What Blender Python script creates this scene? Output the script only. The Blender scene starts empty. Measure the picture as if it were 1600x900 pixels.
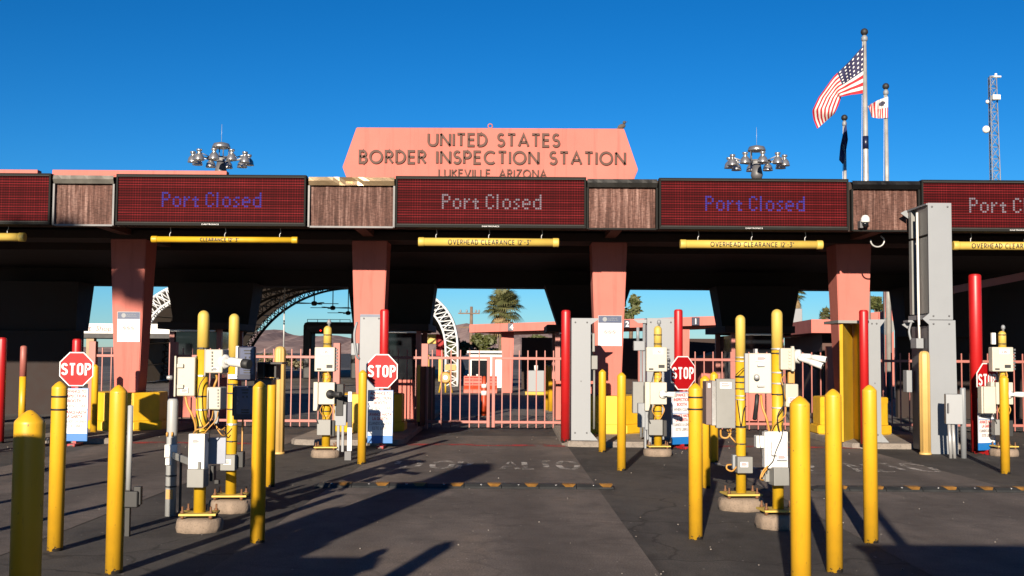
import bpy, bmesh, math, random
from mathutils import Vector, Matrix
R = math.radians
rng = random.Random(7)
scene = bpy.context.scene
COL = scene.collection

# ------------------------------------------------------------------ camera model
F, H = 1800.0, 1.7
PITCH = math.atan(103.0 / F)
ROLL = 0.0068
_f = Vector((0, math.cos(PITCH), math.sin(PITCH)))
_u0 = Vector((0, -math.sin(PITCH), math.cos(PITCH)))
_r0 = Vector((1, 0, 0))
_r = _r0 * math.cos(ROLL) + _u0 * math.sin(ROLL)
_u = _u0 * math.cos(ROLL) - _r0 * math.sin(ROLL)
CAMLOC = Vector((0, 0, H))


def ray(px, py):
    return _f + _r * ((px - 800) / F) + _u * ((450 - py) / F)


def at(px, py, Y):
    d = ray(px, py)
    return CAMLOC + d * (Y / d.y)


def G(px, py, z=0.0):
    d = ray(px, py)
    return CAMLOC + d * ((z - H) / d.z)


def X(px, Y):
    return at(px, 553, Y).x


def Z(px, py, Y):
    return at(px, py, Y).z


# ------------------------------------------------------------------ materials
MATS = {}
K = 0.735        # overall reflectance for this exposure


def kk(c):
    return tuple(v * K for v in c)


def srgb(*c):
    return tuple(((v / 255) / 12.92 if v / 255 <= 0.04045 else ((v / 255 + 0.055) / 1.055) ** 2.4) for v in c)


class NT:
    def __init__(s, name):
        s.m = bpy.data.materials.new(name)
        s.m.use_nodes = True
        s.t = s.m.node_tree
        s.b = s.t.nodes['Principled BSDF']

    def n(s, kind, **kw):
        nd = s.t.nodes.new(kind)
        for k, v in kw.items():
            if k.startswith('_'):
                setattr(nd, k[1:], v)
            else:
                nd.inputs[k].default_value = v
        return nd

    def l(s, a, b):
        s.t.links.new(a, b)

    def coord(s, kind='Object', scale=(1, 1, 1)):
        tc = s.n('ShaderNodeTexCoord')
        mp = s.n('ShaderNodeMapping')
        mp.inputs['Scale'].default_value = scale
        s.l(tc.outputs[kind], mp.inputs['Vector'])
        return mp.outputs['Vector']

    def noise(s, vec, scale, detail=4, rough=0.55):
        nz = s.n('ShaderNodeTexNoise')
        nz.inputs['Scale'].default_value = scale
        nz.inputs['Detail'].default_value = detail
        nz.inputs['Roughness'].default_value = rough
        s.l(vec, nz.inputs['Vector'])
        return nz.outputs['Fac']

    def ramp(s, fac, stops):
        r = s.n('ShaderNodeValToRGB')
        e = r.color_ramp.elements
        while len(e) < len(stops):
            e.new(0.5)
        for i, (p, c) in enumerate(stops):
            e[i].position = p
            e[i].color = (c if len(c) == 4 else (*c, 1)) if isinstance(c, tuple) else (c, c, c, 1)
        s.l(fac, r.inputs['Fac'])
        return r.outputs['Color']

    def mix(s, fac, a, b, mode='MIX'):
        m = s.n('ShaderNodeMix')
        m.data_type = 'RGBA'
        m.blend_type = mode
        for sock, v in ((m.inputs['Factor'], fac), (m.inputs['A'], a), (m.inputs['B'], b)):
            if hasattr(v, 'is_linked'):
                s.l(v, sock)
            elif isinstance(v, tuple):
                sock.default_value = (*v, 1) if len(v) == 3 else v
            else:
                sock.default_value = v
        # colour sockets are named the same as float ones: use the RGBA pair
        return m.outputs['Result']

    def mixc(s, fac, a, b, mode='MIX'):
        m = s.n('ShaderNodeMixRGB')
        m.blend_type = mode
        for sock, v in ((m.inputs['Fac'], fac), (m.inputs['Color1'], a), (m.inputs['Color2'], b)):
            if isinstance(v, bpy.types.NodeSocket):
                s.l(v, sock)
            elif isinstance(v, tuple):
                sock.default_value = (*v, 1)
            else:
                sock.default_value = v
        return m.outputs['Color']

    def math(s, op, a, b=0.0):
        m = s.n('ShaderNodeMath')
        m.operation = op
        for sock, v in ((m.inputs[0], a), (m.inputs[1], b)):
            if isinstance(v, bpy.types.NodeSocket):
                s.l(v, sock)
            else:
                sock.default_value = v
        return m.outputs['Value']

    def bump(s, h, strength=0.2, dist=0.01):
        b = s.n('ShaderNodeBump')
        b.inputs['Strength'].default_value = strength
        b.inputs['Distance'].default_value = dist
        s.l(h, b.inputs['Height'])
        s.l(b.outputs['Normal'], s.b.inputs['Normal'])


def paint(name, col, rough=0.5, metal=0.0, var=0.18, scale=3.0, bump=0.0, dirt=0.0, spec=None):
    k = NT(name)
    col = kk(col)
    v = k.coord()
    nz = k.noise(v, scale, 5, 0.6)
    lo = tuple(c * (1 - var) for c in col)
    hi = tuple(min(1, c * (1 + var * 0.6)) for c in col)
    c = k.ramp(nz, [(0.3, lo), (0.7, hi)])
    if dirt:
        d = k.noise(v, scale * 5, 6, 0.7)
        d2 = k.ramp(d, [(0.56, 0.0), (0.72, dirt)])
        c = k.mixc(d2, c, tuple(x * 0.35 + 0.012 for x in col))
    k.l(c, k.b.inputs['Base Color'])
    rr = k.math('MULTIPLY_ADD', nz, 0.25)
    k.t.nodes[-1].inputs[2].default_value = rough - 0.12
    k.l(rr, k.b.inputs['Roughness'])
    k.b.inputs['Metallic'].default_value = metal
    if spec is not None:
        k.b.inputs['Specular IOR Level'].default_value = spec
    if bump:
        k.bump(k.noise(v, scale * 20, 4), bump, 0.01)
    MATS[name] = k.m
    return k.m


def chipped(name, col, rough=0.42):
    """paint on steel, chipped to dark metal just above the ground, with faint scuffs"""
    k = NT(name)
    col = kk(col)
    tc = k.n('ShaderNodeTexCoord')
    o = tc.outputs['Object']
    sx = k.n('ShaderNodeSeparateXYZ')
    k.l(o, sx.inputs[0])
    nz = k.noise(o, 22, 3, 0.6)
    thr = k.math('SUBTRACT', nz, k.math('MULTIPLY', sx.outputs['Z'], 5.5))
    chip = k.ramp(thr, [(0.40, 0.0), (0.44, 1.0)])
    big = k.noise(o, 2.3, 4)
    base = k.ramp(big, [(0.3, tuple(c * 0.86 for c in col)), (0.7, tuple(min(1, c * 1.05) for c in col))])
    sc = k.noise(k.coord('Object', (14, 14, 2.5)), 3.0, 6, 0.7)
    scm = k.ramp(sc, [(0.58, 0.0), (0.70, 0.5)])
    grime = k.math('MULTIPLY', k.math('SUBTRACT', 1.0, k.math('MINIMUM', k.math('MULTIPLY', sx.outputs['Z'], 1.6), 1.0)), k.noise(o, 7, 5, .7))
    base = k.mixc(scm, base, tuple(c * 0.55 + 0.01 for c in col))
    base = k.mixc(k.math('MULTIPLY', grime, 0.75), base, tuple(c * 0.30 + 0.008 for c in col))
    sp = k.noise(k.coord('Object', (1, 1, .6)), 30, 3, .6)
    base = k.mixc(k.ramp(sp, [(0.70, 0.0), (0.73, .8)]), base, (0.05, 0.04, 0.03))
    c = k.mixc(chip, base, (0.03, 0.026, 0.024))
    k.l(c, k.b.inputs['Base Color'])
    k.b.inputs['Roughness'].default_value = rough
    k.bump(k.noise(o, 9, 3), 0.06, 0.01)
    MATS[name] = k.m
    return k.m


yellow = chipped('yellow_paint', (0.74, 0.405, 0.017))
yellow_plain = paint('yellow_enamel', (0.608, 0.3648, 0.01216), 0.5, var=0.12, dirt=0.25)
yellow_pale = paint('faded_yellow', (0.6232, 0.4332, 0.0836), 0.55, var=0.1, dirt=0.15)
yellow_dark = paint('barrier_yellow', (0.80, 0.47, 0.012), 0.55, var=0.15, dirt=0.45)
cream_post = paint('cream_plastic', (0.6308, 0.4028, 0.1292), 0.5, var=0.08)
pink_old = paint('pink_stucco_plain', (0.5928, 0.2014, 0.152), 0.85, var=0.10, scale=0.9, bump=0.12, dirt=0.12)
def stucco(name, col):
    k = NT(name)
    col = kk(col)
    o = k.coord()
    big = k.noise(o, 0.8, 5, 0.6)
    c = k.ramp(big, [(0.3, tuple(x * .90 for x in col)), (0.7, tuple(x * 1.05 for x in col))])
    run = k.noise(k.coord('Object', (7, 7, 0.35)), 1.3, 6, 0.7)
    c = k.mixc(k.ramp(run, [(0.52, 0.0), (0.72, 0.42)]), c, tuple(x * .52 for x in col))
    sp = k.noise(o, 6, 6, 0.75)
    c = k.mixc(k.ramp(sp, [(0.60, 0.0), (0.74, 0.35)]), c, (col[0] * .6, col[1] * .7, col[2] * .75))
    k.l(c, k.b.inputs['Base Color'])
    k.b.inputs['Roughness'].default_value = 0.9
    k.b.inputs['Specular IOR Level'].default_value = 0.2
    k.bump(k.noise(o, 60, 4, 0.7), 0.35, 0.01)
    MATS[name] = k.m
    return k.m


pink = stucco('pink_stucco', (0.570, 0.180, 0.148))
pink_rail = paint('pink_rail_paint', (0.37, 0.115, 0.092), 0.5, var=0.15, dirt=0.2)
dark_brown = paint('dark_brown_paint', (0.030, 0.013, 0.009), 0.8, var=0.3)
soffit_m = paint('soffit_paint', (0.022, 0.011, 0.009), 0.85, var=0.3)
red = chipped('red_paint', (0.456, 0.00912, 0.01064))
sign_red = paint('sign_red', (0.36, 0.0035, 0.006), 0.5, var=0.08, spec=.2)
white = paint('white_paint', (0.753, 0.743, 0.715), 0.5, var=0.06, dirt=0.1)
sheet_white = paint('sign_white', (0.771, 0.771, 0.771), 0.45, var=0.05)
cream = paint('cream_plastic_box', (0.5168, 0.4788, 0.3952), 0.5, var=0.07, dirt=0.15)
lgrey = paint('light_grey_steel', (0.245, 0.26, 0.28), 0.5, var=0.04, scale=1.5, dirt=0.05)
mgrey = paint('grey_cabinet_paint', (0.228, 0.228, 0.2166), 0.5, var=0.1, dirt=0.15)
dgrey = paint('dark_grey_steel', (0.11, 0.11, 0.12), 0.5, var=0.15)
black = paint('black_rubber', (0.014, 0.014, 0.015), 0.6, var=0.3)
navy = paint('navy_panel', (0.00912, 0.01368, 0.0456), 0.35, var=0.1)
placard_navy = paint('placard_navy', (0.0342, 0.057, 0.1292), 0.4, var=0.05)
blue = paint('blue_board', (0.00912, 0.152, 0.4712), 0.45, var=0.08)
conduit = paint('orange_conduit', (0.5472, 0.2736, 0.0532), 0.5, var=0.2)
steel = paint('galvanised_steel', (0.50, 0.50, 0.50), 0.42, 0.35, var=0.12)
alum = paint('spun_aluminium', (0.62, 0.61, 0.60), 0.26, 0.82, var=0.08)
glass_dark = paint('dark_glass', (0.01, 0.012, 0.015), 0.08, var=0.1)
orange = paint('orange_plastic', (0.42, 0.045, 0.008), 0.5, var=0.1, dirt=0.15)
textblack = paint('black_lettering', (0.012, 0.011, 0.011), 0.6, var=0.1)
textred = paint('red_lettering', (0.55, 0.02, 0.02), 0.6, var=0.1)
bronze = paint('bronze_lettering', (0.105, 0.050, 0.037), 0.6, 0.0, var=0.2, spec=.2)
frame_m = paint('display_frame', (0.012, 0.012, 0.0115), 0.7, 0.0, var=0.3, spec=.12)
trunk_m = paint('bark', (0.16, 0.11, 0.075), 0.9, var=0.4, scale=8, bump=0.4)
woodpole = paint('weathered_wood', (0.20, 0.13, 0.09), 0.9, var=0.3)
tan = paint('tan_post', (0.38, 0.2736, 0.1672), 0.8, var=0.1)
sleeve_grey = paint('grey_pvc', (0.38, 0.3876, 0.3876), 0.4, var=0.08)
fabric_m = paint('tent_fabric', (0.10, 0.085, 0.07), 0.9, var=0.25, scale=0.6)
tent_white = paint('tent_white', (0.677, 0.687, 0.696), 0.6, var=0.08)


def concrete_mat(name, col, sc=6):
    k = NT(name)
    col = kk(col)
    o = k.coord()
    a = k.noise(o, sc, 8, 0.7)
    b_ = k.noise(o, sc * 14, 3)
    c = k.ramp(a, [(0.25, tuple(x * 0.55 for x in col)), (0.5, col), (0.8, tuple(min(1, x * 1.3) for x in col))])
    pit = k.ramp(b_, [(0.30, 0.55), (0.42, 1.0)])
    c = k.mixc(1.0, c, pit, 'MULTIPLY')
    k.l(c, k.b.inputs['Base Color'])
    k.b.inputs['Roughness'].default_value = 0.9
    k.bump(k.math('ADD', a, b_), 0.5, 0.015)
    return k.m


concrete = concrete_mat('footing_concrete', (0.2736, 0.2052, 0.152))
kerb_m = concrete_mat('kerb_concrete', (0.2584, 0.2204, 0.19), 3)


def asphalt_mat(name, col, dark, crack=0.6, stains=0.55, seed=0.0):
    k = NT(name)
    col, dark = kk(col), kk(dark)
    tc = k.n('ShaderNodeTexCoord')
    mp = k.n('ShaderNodeMapping')
    mp.inputs['Location'].default_value = (seed, seed * 1.7, 0)
    k.l(tc.outputs['Object'], mp.inputs['Vector'])
    o = mp.outputs['Vector']
    mp2 = k.n('ShaderNodeMapping')
    mp2.inputs['Scale'].default_value = (1.0, 0.45, 1)
    k.l(o, mp2.inputs['Vector'])
    big = k.noise(mp2.outputs['Vector'], 0.55, 7, 0.65)
    med = k.noise(o, 3.2, 6, 0.7)
    fine = k.noise(o, 70, 3, .7)
    c = k.ramp(big, [(0.30, tuple(x * .8 for x in dark)), (0.44, dark), (0.52, col), (0.62, (col[0] * 1.22, col[1] * 1.17, col[2] * 1.1)), (0.8, tuple(x * 0.7 for x in col))])
    m2 = k.ramp(med, [(0.25, 0.68), (0.5, 1.0), (0.8, 1.22)])
    c = k.mixc(1.0, c, m2, 'MULTIPLY')
    f2 = k.ramp(fine, [(0.3, 0.50), (0.5, 0.97), (0.72, 1.6)])
    c = k.mixc(1.0, c, f2, 'MULTIPLY')
    if seed == 4.0:
        sx = k.n('ShaderNodeSeparateXYZ')
        k.l(tc.outputs['Object'], sx.inputs[0])
        ax = k.math('ABSOLUTE', k.math('SUBTRACT', k.math('ABSOLUTE', sx.outputs['X']), 0.78))
        tr = k.math('MULTIPLY', k.math('SUBTRACT', 1.0, k.math('MINIMUM', k.math('MULTIPLY', ax, 2.6), 1.0)), big)
        c = k.mixc(k.math('MULTIPLY', tr, 0.75), c, tuple(x * .5 for x in dark))
    # oil drips and dust streaks
    mp3 = k.n('ShaderNodeMapping')
    mp3.inputs['Scale'].default_value = (1.6, 0.5, 1)
    mp3.inputs['Location'].default_value = (9.3 + seed, 2.1, 0)
    k.l(o, mp3.inputs['Vector'])
    st = k.noise(mp3.outputs['Vector'], 1.1, 3, 0.5)
    sm = k.ramp(st, [(0.60, 0.0), (0.70, stains)])
    c = k.mixc(sm, c, tuple(x * 0.38 for x in dark))
    # hairline cracks
    nzv = k.n('ShaderNodeTexNoise')
    nzv.inputs['Scale'].default_value = 1.3
    nzv.inputs['Detail'].default_value = 5
    k.l(o, nzv.inputs['Vector'])
    va = k.n('ShaderNodeVectorMath')
    va.operation = 'ADD'
    k.l(o, va.inputs[0])
    k.l(nzv.outputs['Color'], va.inputs[1])
    vo = k.n('ShaderNodeTexVoronoi')
    vo.feature = 'DISTANCE_TO_EDGE'
    vo.inputs['Scale'].default_value = 0.42
    k.l(va.outputs['Vector'], vo.inputs['Vector'])
    cr = k.ramp(vo.outputs['Distance'], [(0.004, crack), (0.012, 0.0)])
    c = k.mixc(cr, c, (0.012, 0.011, 0.01))
    # pale grit specks
    vs = k.n('ShaderNodeTexVoronoi')
    vs.inputs['Scale'].default_value = 5.0
    k.l(o, vs.inputs['Vector'])
    sp = k.ramp(vs.outputs['Distance'], [(0.035, 0.5), (0.06, 0.0)])
    c = k.mixc(sp, c, (0.42, 0.38, 0.34))
    k.l(c, k.b.inputs['Base Color'])
    k.b.inputs['Roughness'].default_value = 0.85
    k.b.inputs['Specular IOR Level'].default_value = 0.25
    h = k.math('ADD', k.math('MULTIPLY', fine, 0.5), k.math('MULTIPLY', med, 1.2))
    k.bump(h, 0.35, 0.012)
    return k.m


asphalt_dark = asphalt_mat('sealed_asphalt', (0.073, 0.067, 0.063), (0.050, 0.046, 0.044))
asphalt_lane = asphalt_mat('lane_asphalt', (0.152, 0.128, 0.116), (0.118, 0.10, 0.091), crack=0.18, stains=0.35, seed=4.0)


def led_mat():
    k = NT('led_matrix')
    tc = k.n('ShaderNodeTexCoord')
    s = k.n('ShaderNodeSeparateXYZ')
    k.l(tc.outputs['Object'], s.inputs[0])
    p = 0.0475
    ux = k.math('DIVIDE', s.outputs['X'], p)
    uz = k.math('DIVIDE', s.outputs['Z'], p)

    def rnd(v, off):
        fl = k.math('FLOOR', v)
        w = k.n('ShaderNodeTexWhiteNoise')
        w.noise_dimensions = '1D'
        k.l(k.math('ADD', fl, off), w.inputs['W'])
        return w.outputs['Value']
    rx, rz = rnd(ux, 3.1), rnd(uz, 71.7)
    fx, fz = k.math('FRACT', ux), k.math('FRACT', uz)
    lx = k.math('MULTIPLY', k.math('LESS_THAN', fx, 0.28), k.math('ADD', k.math('MULTIPLY', rx, 0.22), 0.06))
    lz = k.math('MULTIPLY', k.math('LESS_THAN', fz, 0.38), k.math('ADD', k.math('MULTIPLY', rz, 0.45), 0.14))
    big = k.noise(k.coord('Object', (1.2, 1, 7)), 2.2, 3)
    tot = k.math('MULTIPLY', k.math('ADD', lx, lz), k.math('ADD', big, 0.45))
    c = k.ramp(tot, [(0.0, (0.017, 0.0012, 0.0018)), (0.35, (0.062, 0.0030, 0.0046)), (1.0, (0.17, 0.015, 0.018))])
    k.l(c, k.b.inputs['Base Color'])
    k.b.inputs['Roughness'].default_value = 0.7
    k.b.inputs['Specular IOR Level'].default_value = 0.05
    return k.m


led_m = led_mat()


def glow(name, col, base, strength):
    k = NT(name)
    k.b.inputs['Specular IOR Level'].default_value = 0.0
    k.b.inputs['Roughness'].default_value = 1.0
    k.b.inputs['Base Color'].default_value = (*base, 1)
    k.b.inputs['Emission Color'].default_value = (*col, 1)
    k.b.inputs['Emission Strength'].default_value = strength
    return k.m


led_blue = glow('led_blue_dots', (0.10, 0.10, 0.75), (0.018, 0.016, 0.085), 0.14)
led_white = glow('led_white_dots', (0.60, 0.54, 0.62), (0.085, 0.075, 0.088), 0.085)
signal_red = glow('red_signal', (1, 0.02, 0.01), (0.3, 0.01, 0.01), 1.1)


def copper_mat():
    k = NT('copper_cladding')
    st = k.noise(k.coord('Object', (9, 9, 0.45)), 2.0, 6, 0.7)
    rp = k.noise(k.coord('Object', (9, 9, 26)), 1.6, 3, 0.6)
    big = k.noise(k.coord(), 0.9, 3)
    c = k.ramp(st, [(0.28, (0.022, 0.009, 0.007)), (0.5, (0.085, 0.040, 0.031)), (0.72, (0.23, 0.14, 0.118))])
    c = k.mixc(1.0, c, k.ramp(rp, [(0.3, 0.6), (0.7, 1.35)]), 'MULTIPLY')
    c = k.mixc(1.0, c, k.ramp(big, [(0.3, 0.75), (0.7, 1.2)]), 'MULTIPLY')
    k.l(c, k.b.inputs['Base Color'])
    k.b.inputs['Metallic'].default_value = 0.0
    k.b.inputs['Specular IOR Level'].default_value = 0.12
    k.b.inputs['Roughness'].default_value = 0.6
    k.bump(k.math('ADD', rp, st), 0.5, 0.02)
    return k.m


copper = copper_mat()
brass = paint('tarnished_flashing', (0.62, 0.45, 0.27), 0.36, 0.75, var=0.35, scale=1.5, bump=0.3)


def leaf_mat(name, c1, c2):
    k = NT(name)
    c1, c2 = kk(c1), kk(c2)
    oi = k.noise(k.coord(), 1.7, 3)
    c = k.ramp(oi, [(0.3, c1), (0.7, c2)])
    k.l(c, k.b.inputs['Base Color'])
    k.b.inputs['Roughness'].default_value = 0.6
    return k.m


leaf_green = leaf_mat('olive_leaves', (0.045, 0.06, 0.014), (0.11, 0.115, 0.03))
leaf_palm = leaf_mat('palm_fronds', (0.055, 0.07, 0.02), (0.15, 0.14, 0.05))
leaf_dry = leaf_mat('dry_fronds', (0.22, 0.15, 0.07), (0.36, 0.25, 0.12))
scrub_m = leaf_mat('desert_scrub', (0.10, 0.09, 0.04), (0.17, 0.14, 0.07))


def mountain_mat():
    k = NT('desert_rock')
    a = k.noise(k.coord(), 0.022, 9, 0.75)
    c = k.ramp(a, [(0.3, (0.17, 0.122, 0.118)), (0.5, (0.27, 0.195, 0.185)), (0.7, (0.36, 0.275, 0.255))])  # distance haze partly put into the pale mauve of the rock
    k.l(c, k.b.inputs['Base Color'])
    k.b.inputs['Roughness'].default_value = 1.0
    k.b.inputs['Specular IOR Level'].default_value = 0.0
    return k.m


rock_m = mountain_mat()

# ------------------------------------------------------------------ mesh building


class B:
    def __init__(s):
        s.bm = bmesh.new()

    def _new(s, before, mat=None, smooth=None):
        pass

    def box(s, x0, x1, y0, y1, z0, z1, bev=0.0, rot=0.0, tilt=None):
        bm = bmesh.new()
        bmesh.ops.create_cube(bm, size=1)
        c = Vector(((x0 + x1) / 2, (y0 + y1) / 2, (z0 + z1) / 2))
        for v in bm.verts:
            v.co = Vector((v.co.x * (x1 - x0), v.co.y * (y1 - y0), v.co.z * (z1 - z0)))
        if bev:
            bmesh.ops.bevel(bm, geom=bm.edges[:], offset=bev, segments=2, affect='EDGES', profile=0.5)
        M = Matrix.Rotation(rot, 4, 'Z')
        if tilt:
            M = M @ Matrix.Rotation(tilt[1], 4, tilt[0])
        for v in bm.verts:
            v.co = M @ v.co + c
        s.add(bm)
        return s

    def add(s, bm, M=None):
        m = bpy.data.meshes.new('tmp')
        bm.to_mesh(m)
        bm.free()
        if M:
            m.transform(M)
        s.bm.from_mesh(m)
        bpy.data.meshes.remove(m)
        return s

    def frus(s, cx, cy, z0, z1, w0, d0, w1, d1):
        vs = []
        for z, w, d in ((z0, w0, d0), (z1, w1, d1)):
            for sx, sy in ((-1, -1), (1, -1), (1, 1), (-1, 1)):
                vs.append(s.bm.verts.new((cx + sx * w / 2, cy + sy * d / 2, z)))
        for f in ((0, 1, 5, 4), (1, 2, 6, 5), (2, 3, 7, 6), (3, 0, 4, 7), (3, 2, 1, 0), (4, 5, 6, 7)):
            s.bm.faces.new([vs[i] for i in f])
        return s

    def lathe(s, prof, c=(0, 0, 0), n=24, axis=None, wob=None):
        """prof: (radius, height) from bottom to top, round the axis (default +Z) through c"""
        M = Matrix.Identity(3)
        if axis is not None:
            M = Vector((0, 0, 1)).rotation_difference(Vector(axis).normalized()).to_matrix()
        c = Vector(c)
        rings = []
        for r, h in prof:
            if r < 1e-6:
                rings.append([s.bm.verts.new(c + M @ Vector((0, 0, h)))])
            else:
                ring = []
                for i in range(n):
                    a = 2 * math.pi * i / n
                    k = 1 + (wob(i, h) if wob else 0)
                    ring.append(s.bm.verts.new(c + M @ Vector((r * k * math.cos(a), r * k * math.sin(a), h))))
                rings.append(ring)
        for a, b in zip(rings, rings[1:]):
            if len(a) == 1 and len(b) == 1:
                continue
            for i in range(n):
                j = (i + 1) % n
                if len(a) == 1:
                    f = s.bm.faces.new((a[0], b[j], b[i]))
                elif len(b) == 1:
                    f = s.bm.faces.new((a[i], a[j], b[0]))
                else:
                    f = s.bm.faces.new((a[i], a[j], b[j], b[i]))
                f.smooth = True
        for ring, rev in ((rings[0], True), (rings[-1], False)):
            if len(ring) > 1:
                s.bm.faces.new(ring[::-1] if rev else ring)
        return s

    def cyl(s, p0, p1, r, r1=None, n=16):
        p0, p1 = Vector(p0), Vector(p1)
        L = (p1 - p0).length
        return s.lathe([(r, 0), (r if r1 is None else r1, L)], p0, n, p1 - p0)

    def tube(s, pts, r, n=8, smooth_steps=0):
        pts = [Vector(p) for p in pts]
        if smooth_steps:
            out = []
            for i in range(len(pts) - 1):
                p0, p1, p2, p3 = pts[max(i - 1, 0)], pts[i], pts[i + 1], pts[min(i + 2, len(pts) - 1)]
                for k in range(smooth_steps):
                    t = k / smooth_steps
                    out.append(0.5 * ((2 * p1) + (p2 - p0) * t + (2 * p0 - 5 * p1 + 4 * p2 - p3) * t * t + (3 * p1 - p0 - 3 * p2 + p3) * t ** 3))
            pts = out + [pts[-1]]
        rings = []
        side = None
        for i, p in enumerate(pts):
            t = (pts[min(i + 1, len(pts) - 1)] - pts[max(i - 1, 0)]).normalized()
            if side is None:
                side = t.orthogonal().normalized()
            side = (side - t * side.dot(t))
            side = side.normalized() if side.length > 1e-6 else t.orthogonal().normalized()
            o2 = t.cross(side)
            rings.append([s.bm.verts.new(p + (side * math.cos(2 * math.pi * k / n) + o2 * math.sin(2 * math.pi * k / n)) * r) for k in range(n)])
        for a, b in zip(rings, rings[1:]):
            for i in range(n):
                f = s.bm.faces.new((a[i], a[(i + 1) % n], b[(i + 1) % n], b[i]))
                f.smooth = True
        s.bm.faces.new(rings[0][::-1])
        s.bm.faces.new(rings[-1])
        return s

    def prism(s, poly, y0, y1):
        """poly: (x, z) counter-clockwise seen from -Y; extruded from y0 to y1"""
        a = [s.bm.verts.new((x, y0, z)) for x, z in poly]
        b = [s.bm.verts.new((x, y1, z)) for x, z in poly]
        s.bm.faces.new(a)
        s.bm.faces.new(b[::-1])
        n = len(poly)
        for i in range(n):
            s.bm.faces.new((a[(i + 1) % n], a[i], b[i], b[(i + 1) % n]))
        return s

    def slab(s, poly, z0, z1):
        a = [s.bm.verts.new((x, y, z0)) for x, y in poly]
        b = [s.bm.verts.new((x, y, z1)) for x, y in poly]
        s.bm.faces.new(a[::-1])
        s.bm.faces.new(b)
        n = len(poly)
        for i in range(n):
            s.bm.faces.new((a[i], a[(i + 1) % n], b[(i + 1) % n], b[i]))
        return s

    def quad(s, *p):
        s.bm.faces.new([s.bm.verts.new(q) for q in p])
        return s

    def ball(s, c, r, sc=(1, 1, 1), n=12):
        prof = [(0, -r)] + [(r * math.sin(math.pi * i / n), -r * math.cos(math.pi * i / n)) for i in range(1, n)] + [(0, r)]
        k = len(s.bm.verts)
        s.lathe(prof, (0, 0, 0), n * 2)
        s.bm.verts.ensure_lookup_table()
        for v in s.bm.verts[k:]:
            v.co = Vector((v.co.x * sc[0] + c[0], v.co.y * sc[1] + c[1], v.co.z * sc[2] + c[2]))
        return s

    def ribbon(s, pts, t, y0, y1, closed=False):
        """a flat stroke of width t along 2-D points (x, z), from depth y0 (front) to y1"""
        n = len(pts)
        P = [Vector(p) for p in pts]
        L, Rr = [], []
        for i in range(n):
            if closed:
                d0, d1 = P[i] - P[i - 1], P[(i + 1) % n] - P[i]
            else:
                d0 = P[i] - P[i - 1] if i else P[1] - P[0]
                d1 = P[i + 1] - P[i] if i < n - 1 else P[i] - P[i - 1]
            d0, d1 = d0.normalized(), d1.normalized()
            m = (d0 + d1)
            m = m.normalized() if m.length > 1e-4 else d0
            nv = Vector((-m.y, m.x))
            c = max(0.5, nv.dot(Vector((-d0.y, d0.x))))
            L.append(P[i] + nv * (t / 2 / c))
            Rr.append(P[i] - nv * (t / 2 / c))
        V = [[s.bm.verts.new((q.x, y, q.y)) for q in arr] for arr in (L, Rr) for y in (y0, y1)]
        l0, l1, r0, r1 = V
        for i in range(n if closed else n - 1):
            j = (i + 1) % n
            s.bm.faces.new((r0[i], r0[j], l0[j], l0[i]))
            s.bm.faces.new((l0[i], l0[j], l1[j], l1[i]))
            s.bm.faces.new((r1[i], r1[j], r0[j], r0[i]))
        if not closed:
            s.bm.faces.new((r0[0], l0[0], l1[0], r1[0]))
            s.bm.faces.new((l0[-1], r0[-1], r1[-1], l1[-1]))
        return s


APART = {'junction_box', 'stand', 'gusset', 'drive_unit', 'side_unit', 'side_cabinet', 'antenna', 'insulator', 'bolt', 'support', 'flange', 'latch', 'conduit_bank', 'valve', 'badge', 'light_section', 'upper_core'}


def obj(name, b, mat, parent=None, fix=True):
    """link a builder's shape (world coordinates) as one mesh object under its parent"""
    bm = b.bm
    if name in APART and parent is not None:
        # every loose piece becomes an object of its own
        todo, groups = set(bm.verts), []
        while todo:
            v = todo.pop()
            isl, st = {v}, [v]
            while st:
                for e in st.pop().link_edges:
                    for q in e.verts:
                        if q not in isl:
                            isl.add(q)
                            st.append(q)
            todo -= isl
            groups.append(isl)
        if len(groups) > 1:
            groups.sort(key=lambda g_: min((round(v.co.x, 4), round(v.co.z, 4), round(v.co.y, 4)) for v in g_))
            last = None
            for isl in groups:
                nb = B()
                vm = {v: nb.bm.verts.new(v.co) for v in isl}
                for f in {f for v in isl for f in v.link_faces}:
                    nb.bm.faces.new([vm[v] for v in f.verts]).smooth = f.smooth
                last = obj(name, nb, mat, parent, fix)
            bm.free()
            return last
    if fix:
        bmesh.ops.recalc_face_normals(bm, faces=bm.faces[:])
    me = bpy.data.meshes.new(name)
    bm.to_mesh(me)
    bm.free()
    o = bpy.data.objects.new(name, me)
    for m in (mat if isinstance(mat, (list, tuple)) else [mat]):
        me.materials.append(m)
    COL.objects.link(o)
    if parent is not None:
        p = parent
        off = Vector()
        while p is not None:
            off += p.location
            p = p.parent
        me.transform(Matrix.Translation(-off))
        o.parent = parent
    else:
        # origin at the base of the thing
        xs = [v.co for v in me.vertices]
        c = Vector((sum(v.x for v in xs) / len(xs), sum(v.y for v in xs) / len(xs), min(v.z for v in xs)))
        me.transform(Matrix.Translation(-c))
        o.location = c
    return o


def tag(o, label, cat, group=None):
    o['label'] = label
    o['category'] = cat
    if group:
        o['group'] = group
    return o


def thing(name, label, cat, loc=(0, 0, 0), group=None):
    o = bpy.data.objects.new(name, None)
    COL.objects.link(o)
    o.empty_display_size = 0.2
    o.location = Vector(loc)
    return tag(o, label, cat, group)


def structure(name, b, mat):
    o = obj(name, b, mat)
    o['kind'] = 'structure'
    return o


def copy_tree(o, parent=None):
    c = o.copy()
    COL.objects.link(c)
    c.parent = parent
    for ch in list(o.children):
        copy_tree(ch, c)
    return c


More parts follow.
